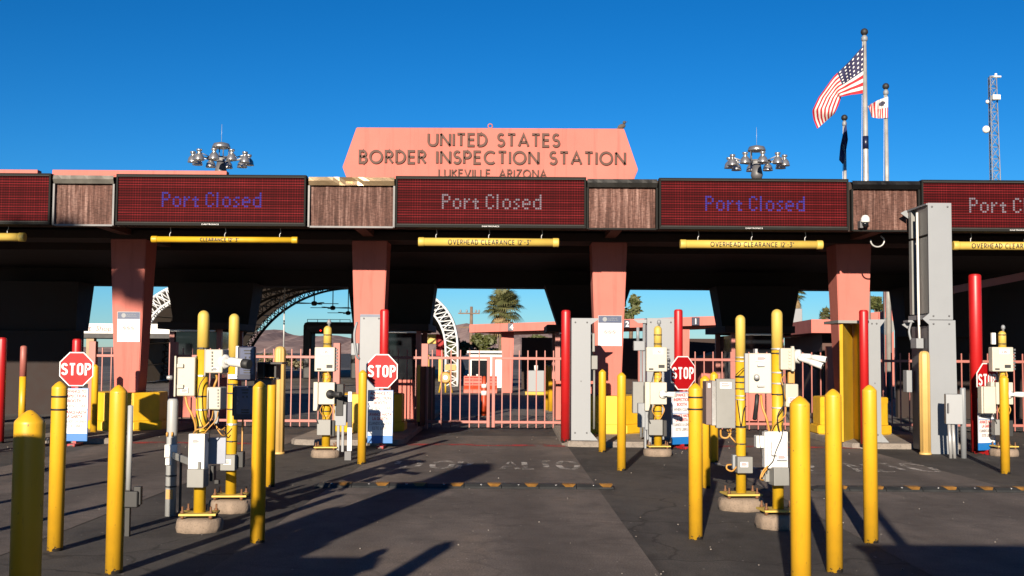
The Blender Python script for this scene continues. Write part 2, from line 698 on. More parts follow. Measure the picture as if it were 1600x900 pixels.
def again(o, loc, label, rz=0.0, group=None, sc=None):
    c = copy_tree(o)
    c.location = Vector(loc)
    c.rotation_euler.z = rz
    c['label'] = label
    if sc:
        c.scale = sc
    if group:
        c['group'] = group
    return c


_txt_cache = {}


def text(b, s, cx, z0, y, h, w=None, depth=0.002, bold=0.0, shear=0.0):
    """cap-height h text standing in the plane y facing -Y, centred on cx, baseline z0, width w if given"""
    cu = bpy.data.curves.new('txt', 'FONT')
    cu.body = s
    cu.size = 1.0
    cu.offset = bold
    cu.shear = shear
    cu.resolution_u = 3
    cu.extrude = 0.5
    to = bpy.data.objects.new('txt', cu)
    COL.objects.link(to)
    bpy.context.view_layer.update()
    me = bpy.data.meshes.new_from_object(to.evaluated_get(bpy.context.evaluated_depsgraph_get()))
    bpy.data.objects.remove(to)
    bpy.data.curves.remove(cu)
    if not len(me.vertices):
        return b
    xs = [v.co.x for v in me.vertices]
    ys = [v.co.y for v in me.vertices]
    x0, x1 = min(xs), max(xs)
    caph = 0.73 if any(ch in s for ch in 'gjpqy,()') else max(ys)
    k = h / caph
    kx = k if w is None else w / (x1 - x0)
    for v in me.vertices:
        x, yy, zz = v.co
        v.co = Vector((cx + (x - (x0 + x1) / 2) * kx, y + (0.5 - zz) * depth - depth, z0 + yy * k))
    b.bm.from_mesh(me)
    bpy.data.meshes.remove(me)
    return b


def arc(cx, cz, rx, rz, a0, a1, n=12):
    return [(cx + rx * math.cos(R(a0 + (a1 - a0) * i / n)), cz + rz * math.sin(R(a0 + (a1 - a0) * i / n))) for i in range(n + 1)]


def glyph(ch):
    """geometric capitals: (advance width, strokes, closed flags) in a unit cap height"""
    if ch == ' ':
        return 0.42, []
    g = {
        'U': (.70, [[(0, 1)] + arc(.35, .34, .35, .34, 180, 360) + [(.70, 1)]]),
        'N': (.72, [[(0, 0), (0, 1)], [(0, 1), (.72, 0)], [(.72, 0), (.72, 1)]]),
        'I': (.0, [[(0, 0), (0, 1)]]),
        'T': (.60, [[(0, 1), (.6, 1)], [(.3, 1), (.3, 0)]]),
        'E': (.48, [[(.48, 1), (0, 1), (0, 0), (.48, 0)], [(0, .52), (.44, .52)]]),
        'D': (.66, [[(0, 0), (0, 1), (.2, 1)] + arc(.2, .5, .46, .5, 90, -90) + [(0, 0)]]),
        'S': (.50, [arc(.26, .745, .22, .255, 40, 180, 9)[:-1] + arc(.26, .745, .22, .245, 180, 262, 5) + arc(.25, .26, .25, .26, 82, -150, 14)]),
        'A': (.76, [[(0, 0), (.38, 1), (.76, 0)], [(.14, .32), (.62, .32)]]),
        'B': (.52, [[(0, .52), (0, 1), (.24, 1)] + arc(.24, .76, .23, .24, 90, -90, 8) + [(0, .52)], [(0, .52), (0, 0), (.26, 0)] + arc(.26, .26, .26, .26, -90, 90, 8)]),
        'O': (.92, [arc(.46, .5, .46, .5, 0, 360, 28)[:-1]]),
        'R': (.54, [[(0, 0), (0, 1), (.24, 1)] + arc(.24, .74, .26, .26, 90, -90, 9) + [(0, .48)], [(.2, .48), (.54, 0)]]),
        'P': (.52, [[(0, 0), (0, 1), (.24, 1)] + arc(.24, .73, .27, .27, 90, -90, 9) + [(0, .46)]]),
        'C': (.80, [arc(.48, .5, .46, .5, 48, 312, 20)]),
        'L': (.44, [[(0, 1), (0, 0), (.44, 0)]]),
        'K': (.56, [[(0, 0), (0, 1)], [(.54, 1), (.02, .45)], [(.16, .58), (.56, 0)]]),
        'V': (.72, [[(0, 1), (.36, 0), (.72, 1)]]),
        'Z': (.60, [[(0, 1), (.58, 1), (.02, 0), (.6, 0)]]),
        'H': (.62, [[(0, 0), (0, 1)], [(.62, 0), (.62, 1)], [(0, .5), (.62, .5)]]),
        ',': (.06, [[(.05, .08), (0, -.14)]]),
        '1': (.12, [[(.0, .8), (.12, 1), (.12, 0)]]),
        '2': (.48, [arc(.24, .74, .24, .26, 170, -20, 9) + [(0, 0), (.48, 0)]]),
        '3': (.46, [[(0, 1), (.44, 1), (.18, .6)] + arc(.2, .3, .26, .3, 90, -150, 11)]),
        '4': (.5, [[(.38, 0), (.38, 1), (0, .3), (.5, .3)]]),
        "'": (.04, [[(.03, 1), (.0, .76)]]),
        '"': (.16, [[(.03, 1), (.0, .76)], [(.16, 1), (.13, .76)]]),
        '-': (.3, [[(0, .5), (.3, .5)]]),
    }
    return g[ch]


def strokes(b, s, x0, x1, zb, cap, t, y0, y1, gap=0.26, sub=0, space=None):
    """lay strings of stroke capitals from x0 to x1 on baseline zb"""
    adv, lay = 0.0, []
    for ch in s:
        w, st = glyph(ch)
        if ch == ' ' and space:
            w = space
        lay.append((adv, ch, st))
        adv += w + (gap if ch != ' ' else 0.0)
    tot = adv - gap
    kx = (x1 - x0) / tot
    th = t / cap
    for a, ch, st in lay:
        for line in st:
            pts = [(x0 + (a + p[0]) * kx, zb + (th / 2 + p[1] * (1 - th)) * cap) for p in line]
            if sub:
                fine = []
                for p_, q_ in zip(pts, pts[1:]):
                    fine += [(p_[0] + (q_[0] - p_[0]) * k / sub, p_[1] + (q_[1] - p_[1]) * k / sub) for k in range(sub)]
                pts = fine + ([pts[-1]] if ch != 'O' else [])
            b.ribbon(pts, t, y0, y1, closed=(ch == 'O'))
    return b


# dot-matrix letters: rows from the top
DOT = {
    'P': ['###.', '#..#', '#..#', '###.', '#...', '#...', '#...'],
    'o': ['....', '....', '.##.', '#..#', '#..#', '#..#', '.##.'],
    'r': ['...', '...', '#.#', '##.', '#..', '#..', '#..'],
    't': ['...', '...', '.#.', '###', '.#.', '.#.', '.##'],
    'C': ['.##.', '#..#', '#...', '#...', '#...', '#..#', '.##.'],
    'l': ['#', '#', '#', '#', '#', '#', '#'],
    's': ['...', '...', '.##', '#..', '.#.', '..#', '##.'],
    'e': ['....', '....', '.##.', '#..#', '####', '#...', '.##.'],
    'd': ['...#', '...#', '.###', '#..#', '#..#', '#..#', '.###'],
    ' ': ['..'] * 7,
}

# ------------------------------------------------------------------ ground, lanes, kerbs
g = B()
g.quad((-5000, -200, 0), (5000, -200, 0), (5000, 9000, 0), (-5000, 9000, 0))
ground = structure('ground', g, asphalt_dark)
for a0, a1, b0, b1 in ((-2.45, 1.28, -2.2, 1.02), (3.35, 6.55, 3.2, 6.4), (-7.55, -4.3, -7.4, -4.15)):
    l = B()
    l.quad((a0, -4, .004), (a1, -4, .004), (b1, 24, .004), (b0, 24, .004))
    structure('road_lane', l, asphalt_lane)
beyond = B()
beyond.quad((-60, 26.6, .004), (60, 26.6, .004), (60, 130, .004), (-60, 130, .004))
structure('road_beyond', beyond, asphalt_mat('far_asphalt', (0.15, 0.135, 0.127), (0.11, 0.10, 0.096), crack=0.2, stains=0.3, seed=11))
COLX = [-7.94, -2.95, 2.01, 7.06]
ISL = [(-9.1, -7.15), (-4.1, -1.98), (0.95, 3.2), (6.2, 8.4)]
isl_obs = []
for x0, x1 in ISL:
    k = B()
    r = 0.35
    poly = [(x0 + r, 21.3), (x1 - r, 21.3), (x1 - .1, 21.4), (x1, 21.3 + r), (x1, 33), (x0, 33), (x0, 21.3 + r), (x0 + .1, 21.4)]
    k.slab(poly, -0.02, 0.10)
    bmesh.ops.bevel(k.bm, geom=[e for e in k.bm.edges if all(v.co.z > .09 for v in e.verts)], offset=.02, segments=2, affect='EDGES')
    isl_obs.append(structure('kerb_island', k, kerb_m))


# faded paint on the lanes
def worn_mat(name, col, keep):
    k = NT(name)
    o = k.coord()
    a = k.noise(o, 2.2, 6, 0.7)
    f = k.noise(o, 60, 3)
    m = k.math('ADD', k.math('MULTIPLY', a, 0.75), k.math('MULTIPLY', f, 0.25))
    al = k.ramp(m, [(keep, 0.0), (keep + 0.09, 0.9)])
    k.b.inputs['Base Color'].default_value = (*col, 1)
    k.b.inputs['Roughness'].default_value = 0.8
    k.l(al, k.b.inputs['Alpha'])
    return k.m


worn_white = worn_mat('worn_white_line', (0.42, 0.39, 0.36), 0.475)
worn_red = worn_mat('worn_red_line', (0.36, 0.02, 0.02), 0.47)


def flat_strokes(name, s, px0, px1, py0, py1, t, mat):
    """road lettering lying on the lane: pixel extents give its ground rectangle"""
    a, c = G(px0, py1), G(px1, py0)
    y0, y1 = a.y, c.y
    xx0 = a.x
    xx1 = G(px1, py1).x
    b = B()
    strokes(b, s, 0, xx1 - xx0, 0, y1 - y0, t, 0, 0.0005, gap=.34)
    for v in b.bm.verts:
        v.co = Vector((xx0 + v.co.x, y0 + v.co.z, 0.0085 + (0.001 if v.co.y > 0 else 0)))
    bot = [f for f in b.bm.faces if len(f.verts) == 4 and abs(f.normal.z) < .5]
    o = obj(name, b, mat)
    o['kind'] = 'structure'
    return o


flat_strokes('road_marking', 'STOP', 610, 733, 721, 733, .09, worn_white)
flat_strokes('road_marking', 'ALTO', 785, 905, 721, 734, .09, worn_white)
flat_strokes('road_marking', 'STOP', 1140, 1290, 724, 737, .09, worn_white)
flat_strokes('road_marking', 'ALTO', 1345, 1476, 725, 738, .09, worn_white)
for xa, xb in ((-2.1, 1.0), (3.25, 6.45), (-7.3, -4.25)):
    b = B()
    y = G(850, 698).y
    b.quad((xa, y, .0085), (xb, y, .0085), (xb, y + .42, .0085), (xa, y + .42, .0085))
    structure('road_line', b, worn_red)

# ------------------------------------------------------------------ sun, sky, camera
EL = R(15.6)
AZ = Vector((0.207, 1.0, 0)).normalized()          # the way the light travels on the ground
sun_dir = Vector((-AZ.x * math.cos(EL), -AZ.y * math.cos(EL), math.sin(EL)))   # towards the sun
w = bpy.data.worlds.new('World')
scene.world = w
w.use_nodes = True
nt = w.node_tree
bg = nt.nodes['Background']
sky = nt.nodes.new('ShaderNodeTexSky')
sky.sky_type = 'NISHITA'
sky.sun_disc = False
sky.sun_elevation = EL
sky.sun_rotation = math.atan2(sun_dir.x, sun_dir.y)
sky.altitude = 400
sky.air_density = 1.0
sky.dust_density = 0.0
sky.ozone_density = 7.0
dim = nt.nodes.new('ShaderNodeVectorMath')
dim.operation = 'SCALE'
dim.inputs['Scale'].default_value = 0.11
gam = nt.nodes.new('ShaderNodeGamma')
gam.inputs['Gamma'].default_value = 1.40
hs = nt.nodes.new('ShaderNodeHueSaturation')
hs.inputs['Saturation'].default_value = 1.06
hs.inputs['Value'].default_value = 10.2
hs.inputs['Hue'].default_value = 0.491
nt.links.new(sky.outputs['Color'], dim.inputs[0])
nt.links.new(dim.outputs[0], gam.inputs['Color'])
nt.links.new(gam.outputs['Color'], hs.inputs['Color'])
nt.links.new(hs.outputs['Color'], bg.inputs['Color'])
bg.inputs['Strength'].default_value = 0.052
sl = bpy.data.lights.new('sun', 'SUN')
sl.energy = 5.0
sl.angle = R(0.5)
sl.color = (1.0, 0.87, 0.70)
so = bpy.data.objects.new('sun', sl)
COL.objects.link(so)
so.rotation_euler = sun_dir.to_track_quat('Z', 'Y').to_euler()
so.location = (-10, -40, 20)
cam = bpy.data.cameras.new('camera')
co = bpy.data.objects.new('camera', cam)
COL.objects.link(co)
cam.sensor_width = 36
cam.lens = 36 * F / 1600
cam.clip_end = 20000
cam.clip_start = 0.1
M = Matrix((_r, _u, -_f)).transposed().to_4x4()
co.matrix_world = Matrix.Translation(CAMLOC) @ M
scene.camera = co
scene.view_settings.view_transform = 'Standard'
scene.view_settings.look = 'None'
scene.view_settings.exposure = 1.12
scene.view_settings.gamma = 1
scene.cycles.max_bounces = 6
scene.cycles.use_denoising = True
scene.cycles.transparent_max_bounces = 12

# ------------------------------------------------------------------ the inspection canopy
YF = 21.5
zt, zb = Z(800, 277, YF), Z(800, 355, YF)
cano = thing('inspection_canopy', 'long dark-roofed drive-through inspection canopy on tapered pink columns', 'canopy', (0, 24, 0))
XL, XR = -16.0, 16.0
b = B()
b.box(XL, XR, YF + .282, 26.5, zb + .32, zt - .06)
b.box(XL, XR, 26.502, 33.2, zb - .05, zb + .12)
b.box(XL, XR, 26.401, 26.5, zb - .05, zb + .318)
obj('roof_slab', b, dark_brown, cano)
b = B()
b.box(XL, XR, YF + .16, YF + .28, zb - .02, zt - .02)
obj('fascia_board', b, dark_brown, cano)
b = B()
b.box(XL, XR, YF + .30, 26.39, zb + .24, zb + .315)
for i in range(6):
    y = YF + 1.0 + i * .82
    b.box(XL, XR, y, y + .09, zb + .14, zb + .238)
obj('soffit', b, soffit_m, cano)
for cx in [-12.9] + COLX + [12.1]:
    b = B()
    b.box(cx - .11, cx + .11, YF + .29, 26.3, zb + .02, zb + .137)
    obj('soffit_beam', b, paint('beam_paint', (0.10, 0.035, 0.022), .8) if 'beam_paint' not in MATS else MATS['beam_paint'], cano)
b = B()
b.box(XL, XR, 32.2, 33.1, 3.56, zb - .052)
obj('rear_beam', b, soffit_m, cano)
b = B()
b.box(XL, XR, 23.6, 24.6, 4.02, zb + .12)
obj('column_beam', b, dark_brown, cano)
xp = X(350, 21.95)
b = B()
b.box(XL, X(53, 21.95), 21.86, 22.06, zt - .1, Z(30, 266, 21.95), .01)
b.box(X(76, 21.95), xp, 21.86, 22.06, zt - .1, Z(200, 267, 21.95), .01)
obj('parapet_cap', b, pink, cano)
for cx in [-12.9] + COLX + [12.1]:
    b = B()
    b.frus(cx, 24.1, 0.05, 4.02, .44, .44, .74, .74)
    bmesh.ops.bevel(b.bm, geom=b.bm.edges[:], offset=.015, segments=2, affect='EDGES')
    obj('column', b, pink, cano)
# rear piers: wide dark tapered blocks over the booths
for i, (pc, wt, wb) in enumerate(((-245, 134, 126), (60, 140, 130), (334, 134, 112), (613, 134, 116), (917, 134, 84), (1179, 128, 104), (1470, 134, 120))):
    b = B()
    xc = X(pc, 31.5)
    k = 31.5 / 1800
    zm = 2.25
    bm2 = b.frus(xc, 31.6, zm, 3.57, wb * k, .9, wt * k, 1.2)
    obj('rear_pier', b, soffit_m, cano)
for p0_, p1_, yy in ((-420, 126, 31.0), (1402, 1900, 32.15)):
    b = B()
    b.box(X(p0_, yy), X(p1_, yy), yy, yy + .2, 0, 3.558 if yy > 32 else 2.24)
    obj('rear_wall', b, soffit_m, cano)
# added pink strip shaped like the sunlit streak on a beam, right end
b = B()
pts = [at(1490, 452, 24.9), at(1640, 423, 24.9)]
d = (pts[1] - pts[0])
b.prism([(pts[0].x, pts[0].z - .09), (pts[1].x, pts[1].z - .09), (pts[1].x, pts[1].z + .08), (pts[0].x, pts[0].z + .07)], 24.9, 25.05)
obj('diagonal_brace', b, pink_rail, cano)
# cladding panels between the displays
panels = [(76, 171), (478, 613), (917, 1027), (1334, 1440)]
for i, (p0, p1) in enumerate(panels):
    x0, x1 = X(p0, YF), X(p1, YF)
    pm = (p0 + p1) / 2
    zt_, zb_ = Z(pm, 290 + (pm - 545) * .007, YF), Z(pm, 354 + (pm - 545) * .007, YF)
    b = B()
    # gently rippled sheet
    nx, nz = 24, 12
    grid = []
    for iz in range(nz + 1):
        row = []
        for ix in range(nx + 1):
            x = x0 + .03 + (x1 - x0 - .06) * ix / nx
            z = zb_ + (zt_ - zb_) * iz / nz
            row.append(b.bm.verts.new((x, YF + .08 + .006 * math.sin(ix * 2.1 + iz * .6) + rng.uniform(-.004, .004), z)))
        grid.append(row)
    for iz in range(nz):
        for ix in range(nx):
            f = b.bm.faces.new((grid[iz][ix], grid[iz][ix + 1], grid[iz + 1][ix + 1], grid[iz + 1][ix]))
            f.smooth = True
    bm_ = b
    p = obj('cladding_panel', bm_, copper, cano, fix=False)
    p['label'] = ['weathered streaked copper cladding panel', 'pinkish copper panel under a dented bright flashing', 'rippled copper panel with dark surround', 'smooth brown panel carrying a small camera'][i]
    b = B()
    zt2 = Z(pm, 276 + (pm - 545) * .007, YF)
    # folded flashing with a dent
    n = 14
    top = []
    for ix in range(n + 1):
        t = ix / n
        x = x0 + (x1 - x0) * t
        dent = .10 * math.exp(-((t - .48) / .12) ** 2) if i == 1 else 0.0
        wob = rng.uniform(-.006, .006)
        top.append([b.bm.verts.new((x, YF + .12, zt2)), b.bm.verts.new((x, YF - .02 + wob, zt2 - .012)), b.bm.verts.new((x, YF - .05 + dent + wob * 2, (zt2 + zt_) / 2)), b.bm.verts.new((x, YF + .0 + wob, zt_ + .005)), b.bm.verts.new((x, YF + .1, zt_ + .005))])
    for a_, c_ in zip(top, top[1:]):
        for q in range(4):
            f = b.bm.faces.new((a_[q], c_[q], c_[q + 1], a_[q + 1]))
    obj('flashing', b, brass if i == 1 else paint('flashing_paint_%s' % 'abcd'[i], [(0.18, .17, .15), 0, (0.035, .034, .032), (.006, .006, .007)][i] if i != 1 else (0.1, 0.1, 0.1), .45, .3, var=.3), p)
    b = B()
    b.box(x0 - .012, x0 + .022, YF + .0, YF + .14, zb_ - .01, zt_)
    b.box(x1 - .022, x1 + .012, YF + .0, YF + .14, zb_ - .01, zt_)
    b.box(x0 + .022, x1 - .022, YF + .02, YF + .14, zb_ - .02, zb_ + .012)
    obj('panel_trim', b, frame_m if i > 1 else dgrey, p)

# LED message boards
boards = [(-220, 72, None, 'all-red unlit LED message board cut by the left edge'),
          (175, 474, led_blue, 'LED message board with dim blue Port Closed, left of the dented flashing'),
          (615, 915, led_white, 'central LED message board showing white Port Closed under the station name'),
          (1030, 1328, led_blue, 'LED message board with dim blue Port Closed, below the right lamp cluster'),
          (1443, 1745, led_white, 'LED message board half hidden behind the tall grey pillar')]
for p0, p1, ink, lab in boards:
    x0, x1 = X(p0, YF - .03), X(p1, YF - .03)
    pm = (p0 + p1) / 2
    o_ = (pm - 765) * .0072
    t_, b_ = Z(pm, 276 + o_, YF - .03), Z(pm, 356 + o_, YF - .03)
    t = thing('message_board', lab, 'message board', ((x0 + x1) / 2, YF, b_), 'LED boards along the canopy fascia')
    s = B()
    s.box(x0 + .03, x1 - .03, YF - .025, YF + .05, b_ + .06, t_ - .05)
    obj('screen', s, led_m, t)
    fr = B()
    for q in ((x0, x1, t_ - .055, t_), (x0, x1, b_, b_ + .065), (x0, x0 + .035, b_ + .065, t_ - .055), (x1 - .035, x1, b_ + .065, t_ - .055)):
        fr.box(q[0], q[1], YF - .055, YF + .145, q[2], q[3], .004)
    obj('frame', fr, frame_m, t)
    lip = B()
    lip.box(x0 + .03, x1 - .03, YF - .062, YF - .057, b_ + .045, b_ + .062)
    lip.box(x0 + .03, x1 - .03, YF - .062, YF - .057, t_ - .05, t_ - .036)
    obj('edge_strip', lip, MATS['strip_grey'] if 'strip_grey' in MATS else paint('strip_grey', (.05, .05, .048), .7, spec=.1), t)
    if ink:
        l = B()
        dot = 151 * YF / 1800 / 44.0
        xx = X(pm - 77, YF)
        ztop = Z(pm, 303.5 + o_, YF)
        c0 = 0
        for ch in 'Port Closed':
            rows = DOT[ch]
            for ri, row in enumerate(rows):
                for ci, v in enumerate(row):
                    if v == '#':
                        x = xx + (c0 + ci) * dot
                        z = ztop - (ri + 1) * dot
                        l.box(x + dot * .10, x + dot * .86, YF - .030, YF - .0255, z + dot * .10, z + dot * .86)
            c0 += len(rows[0]) + (1 if ch != ' ' else 0)
            if ch == 'l':
                c0 += 0.7
        obj('lettering', l, ink, t)
    m = B()
    lx = (x0 + x1) / 2 if p0 == 615 else x0 + (x1 - x0) * .5
    text(m, 'DAKTRONICS', lx, b_ + .014, YF - .0565, .024, .32, .003)
    obj('maker_plate', m, sheet_white, t)

# station name sign
YS = 22.5
t = thing('station_sign', 'pink slab sign with bronze letters naming the border inspection station', 'sign', (X(766, YS), YS, zt - .06))
poly = [at(*p, YS) for p in ((547, 292), (535, 261), (557, 199), (975, 201), (997, 265), (984, 296))]
b = B()
b.prism([(p.x, p.z) for p in poly], YS, YS + .35)
bmesh.ops.bevel(b.bm, geom=b.bm.edges[:], offset=.012, segments=2, affect='EDGES')
obj('slab', b, pink, t)
for s_, a0, a1, yt, yb, th in (('UNITED STATES', 666, 872, 208, 230, .046), ('BORDER INSPECTION STATION', 558, 976, 235.5, 257.5, .046), ('LUKEVILLE, ARIZONA', 683, 852, 264.5, 278, .026)):
    b = B()
    pm = (a0 + a1) / 2
    strokes(b, s_, X(a0, YS), X(a1, YS), Z(pm, yb, YS), Z(pm, yt, YS) - Z(pm, yb, YS), th, YS - .035, YS - .002, gap=.30, space=.62)
    # dark under-stroke that throws each letter off the slab
    obj('lettering', b, bronze, t)
b = B()
c = at(766, 197, YS + .15)
b.tube([c + Vector((.045 * math.cos(a * .7), 0, .045 * math.sin(a * .7))) for a in range(0, 10)], .012, 6)
obj('lifting_eye', b, pink, t)
# bird on the sign
bp = at(973, 199, YS + .12)
b = B()
b.ball((0, 0, .07), .055, (1.5, .8, .9))
b.ball((.075, 0, .13), .034)
b.cyl((.10, 0, .13), (.145, 0, .125), .010, .002, 6)
b.prism([(-.2, .0), (-.06, .05), (-.05, .085), (-.2, .025)], -.018, .018)
b.cyl((.01, .015, 0), (.01, .015, .05), .005, n=5)
b.cyl((-.01, -.015, 0), (-.01, -.015, .05), .005, n=5)
for v in b.bm.verts:
    v.co = Matrix.Rotation(R(-18), 4, 'Y') @ v.co + Vector((bp.x, bp.y, Z(973, 201, YS)))
tag(obj('bird', b, paint('bird_plumage', (.09, .075, .06), .8, var=.4, scale=20)), 'small dark bird perched on the top right corner of the station sign', 'bird')


# clearance bars
def clearance(p0, p1, yc, r, label, txt, mat, words):
    Yb = YF + .28
    c0, c1 = at(p0, yc - .7, Yb), at(p1, yc + .7, Yb)
    t = thing('clearance_bar', label, 'clearance bar', (c0 + c1) / 2, 'yellow clearance bars hung under the canopy edge')
    b = B()
    b.cyl(c0, c1, r, n=20)
    obj('pipe', b, mat, t)
    d = (c1 - c0).normalized()
    for e, sg in ((c0, 1), (c1, -1)):
        b = B()
        b.lathe([(r + .004, -.015), (r + .008, 0), (r + .008, .09), (r + .002, .10)], e, 20, d * sg)
        obj('end_cap', b, mat, t)
    L = (c1 - c0).length
    for f in (.12, .5, .88):
        q = c0 + d * (L * f)
        b = B()
        b.tube([q + Vector((0, 0, r - .01)), q + Vector((0, 0, r + .05)), q + Vector((.02, 0, r + .09)), q + Vector((0, .01, zb + .03 - q.z))], .008, 6, 3)
        obj('hanger', b, steel, t)
    if words:
        wx0, wx1, cap = words
        b = B()
        zc = (c0.z + c1.z) / 2
        strokes(b, txt, X(wx0, Yb), X(wx1, Yb), zc - cap / 2, cap, .0145, -1, 1, gap=.36, space=.5, sub=8)
        # wrap the flat lettering onto the pipe
        for v in b.bm.verts:
            zz = v.co.z - zc
            f = (v.co.x - c0.x) / (c1.x - c0.x)
            ax = c0 + (c1 - c0) * f
            rr = r + (.0045 if v.co.y < 0 else .0)
            a_ = zz / r - .1
            v.co = Vector((v.co.x, ax.y - rr * math.cos(a_), ax.z + rr * math.sin(a_)))
        obj('lettering', b, textblack, t)
    return t


CT = "OVERHEAD CLEARANCE 12'-3\""
clearance(655, 872, 378.5, .078, 'pale yellow clearance bar lettered OVERHEAD CLEARANCE below the central board', CT, yellow_pale, (699, 828, .096))
clearance(1064, 1284, 382, .078, 'pale yellow clearance bar lettered OVERHEAD CLEARANCE right of the pink column', CT, yellow_pale, (1110, 1240, .096))
clearance(1490, 1712, 384.5, .078, 'pale yellow clearance bar running behind the tall grey pillar', CT, yellow_pale, (1519, 1650, .096))
clearance(238, 464, 374.5, .056, 'thinner bright yellow clearance bar with partly worn CLEARANCE lettering', "CLEARANCE 12'-3\"", yellow_plain, (310, 370, .07))
clearance(-185, 38, 370, .078, 'scuffed yellow clearance bar end at the left edge of the view', CT, yellow_pale, None)

# camera on the smooth brown panel
p = at(1352, 346, YF - .12)
t = thing('security_camera', 'small white dome camera on the brown fascia panel', 'camera', (p.x, p.y, p.z - .12))
b = B()
b.box(p.x - .09, p.x - .03, p.y + .02, YF + .07, p.z - .12, p.z + .02, .006)
obj('bracket', b, dgrey, t)
b = B()
b.lathe([(.075, -.02), (.085, .0), (.08, .06), (.05, .11), (0, .125)], p, 16)
obj('housing', b, white, t)
b = B()
b.ball((p.x, p.y, p.z - .045), .06, n=8)
obj('lens', b, glass_dark, t)
# hook shaped conduit under the fascia
b = B()
c = at(1371, 376, YF + .5)
b.tube([c + Vector((.13 * math.cos(R(a)), 0, .12 * math.sin(R(a)))) for a in range(-190, 30, 15)] + [c + Vector((.06, 0, .09))], .016, 8)
tag(obj('conduit_hook', b, steel), 'curved grey conduit hook hanging under the fascia beside the tall pillar', 'conduit')

# ------------------------------------------------------------------ column guards, placards
gd = None
glabels = ['octagonal yellow concrete guard round the foot of the leftmost column', 'yellow concrete guard mostly hidden behind the centre-left stop sign', 'pale-lit yellow guard behind two thin bollards beside the white pillar', 'yellow guard behind the open yellow-lined pillar']
for i, cx in enumerate(COLX):
    if gd is None:
        gd = thing('column_guard', glabels[0], 'column guard', (cx, 24.1, .10), 'yellow guards round the column feet')

        def octo(r, k=.42):
            return [(r * k, -r), (r, -r * k), (r, r * k), (r * k, r), (-r * k, r), (-r, r * k), (-r, -r * k), (-r * k, -r)]
        b = B()
        b.slab([(cx + x, 24.1 + y) for x, y in octo(.70)], .28, .86)
        bmesh.ops.bevel(b.bm, geom=b.bm.edges[:], offset=.015, segments=2, affect='EDGES')
        obj('body', b, yellow_dark, gd)
        b = B()
        b.slab([(cx + x, 24.1 + y) for x, y in octo(.76)], .10, .285)
        bmesh.ops.bevel(b.bm, geom=b.bm.edges[:], offset=.02, segments=2, affect='EDGES')
        obj('base_course', b, yellow_dark, gd)
    else:
        again(gd, (cx, 24.1, .10), glabels[i])

plab = ['white rules placard with navy header on the shaded leftmost column', 'white rules placard with navy header on the column beside the white pillar']
for pi, (p0, p1, y0, y1) in enumerate(((180, 215.5, 487, 534), (935, 972, 493, 540.5))):
    Yp = 23.70
    x0, x1 = X(p0, Yp), X(p1, Yp)
    pm = (p0 + p1) / 2
    z1, z0 = Z(pm, y0, Yp), Z(pm, y1, Yp)
    # the face of the column leans outward: hang the sheet on its taper
    t = thing('placard', plab[pi], 'sign', ((x0 + x1) / 2, Yp, z0), 'rules placards on the columns')
    hh = z1 - z0
    w_ = x1 - x0
    cxp = (x0 + x1) / 2
    tl = R(2.16)
    b = B()
    b.box(x0, x1, Yp, Yp + .012, z0, z1)
    sh = obj('sheet', b, sheet_white, t)
    b = B()
    b.box(x0 + .004, x1 - .004, Yp - .003, Yp - .001, z0 + hh * .76, z1 - .004)
    hd = obj('header', b, placard_navy, t)
    b = B()
    b.lathe([(.047, 0), (.047, .002)], (x0 + w_ * .28, Yp - .0035, z0 + hh * .88), 20, (0, -1, 0))
    b.lathe([(.030, 0), (.030, .001)], (x0 + w_ * .28, Yp - .0056, z0 + hh * .88), 20, (0, -1, 0))
    text(b, 'U.S. CUSTOMS AND', x0 + w_ * .61, z0 + hh * .895, Yp - .0035, .022, .19, .001)
    text(b, 'BORDER PROTECTION', x0 + w_ * .62, z0 + hh * .835, Yp - .0035, .022, .21, .001)
    obj('seal', b, lgrey, hd)
    b = B()
    text(b, 'RESTRICTED', cxp, z0 + hh * .67, Yp - .0005, .030, .27, .002)
    text(b, 'AREA', cxp, z0 + hh * .565, Yp - .0005, .030, .12, .002)
    text(b, 'NO PHONES', cxp, z0 + hh * .30, Yp - .0005, .020, .16, .002)
    text(b, 'NO FILMING', cxp, z0 + hh * .22, Yp - .0005, .020, .19, .002)
    text(b, 'NO PHOTOGRAPHY', cxp, z0 + hh * .14, Yp - .0005, .020, .25, .002)
    obj('wording', b, paint('faded_red_print', (.45, .16, .15), .6) if 'faded_red_print' not in MATS else MATS['faded_red_print'], t)
    b = B()
    for k in (-1, 0, 1):
        cc = (cxp + k * .085, Yp - .001, z0 + hh * .46)
        ringp = [(cc[0] + .032 * math.cos(a * math.pi / 8), cc[2] + .032 * math.sin(a * math.pi / 8)) for a in range(16)]
        b.ribbon(ringp, .009, Yp - .004, Yp - .001, True)
        b.ribbon([(cc[0] - .022, cc[2] + .022), (cc[0] + .022, cc[2] - .022)], .008, Yp - .0045, Yp - .0015)
        b.box(cc[0] - .012, cc[0] + .012, Yp - .003, Yp - .001, cc[2] - .01, cc[2] + .01)
    obj('pictogram', b, textred, t)
    for o in [t]:
        o.rotation_euler.x = tl
        # foot of the sheet sits on the column's sloping face
        zz = z0
        o.location.y = 24.1 - (.22 + .15 * (zz - .05) / 3.97) - .018

# ------------------------------------------------------------------ bollards
YB = []
r_ = .0655
ba = None


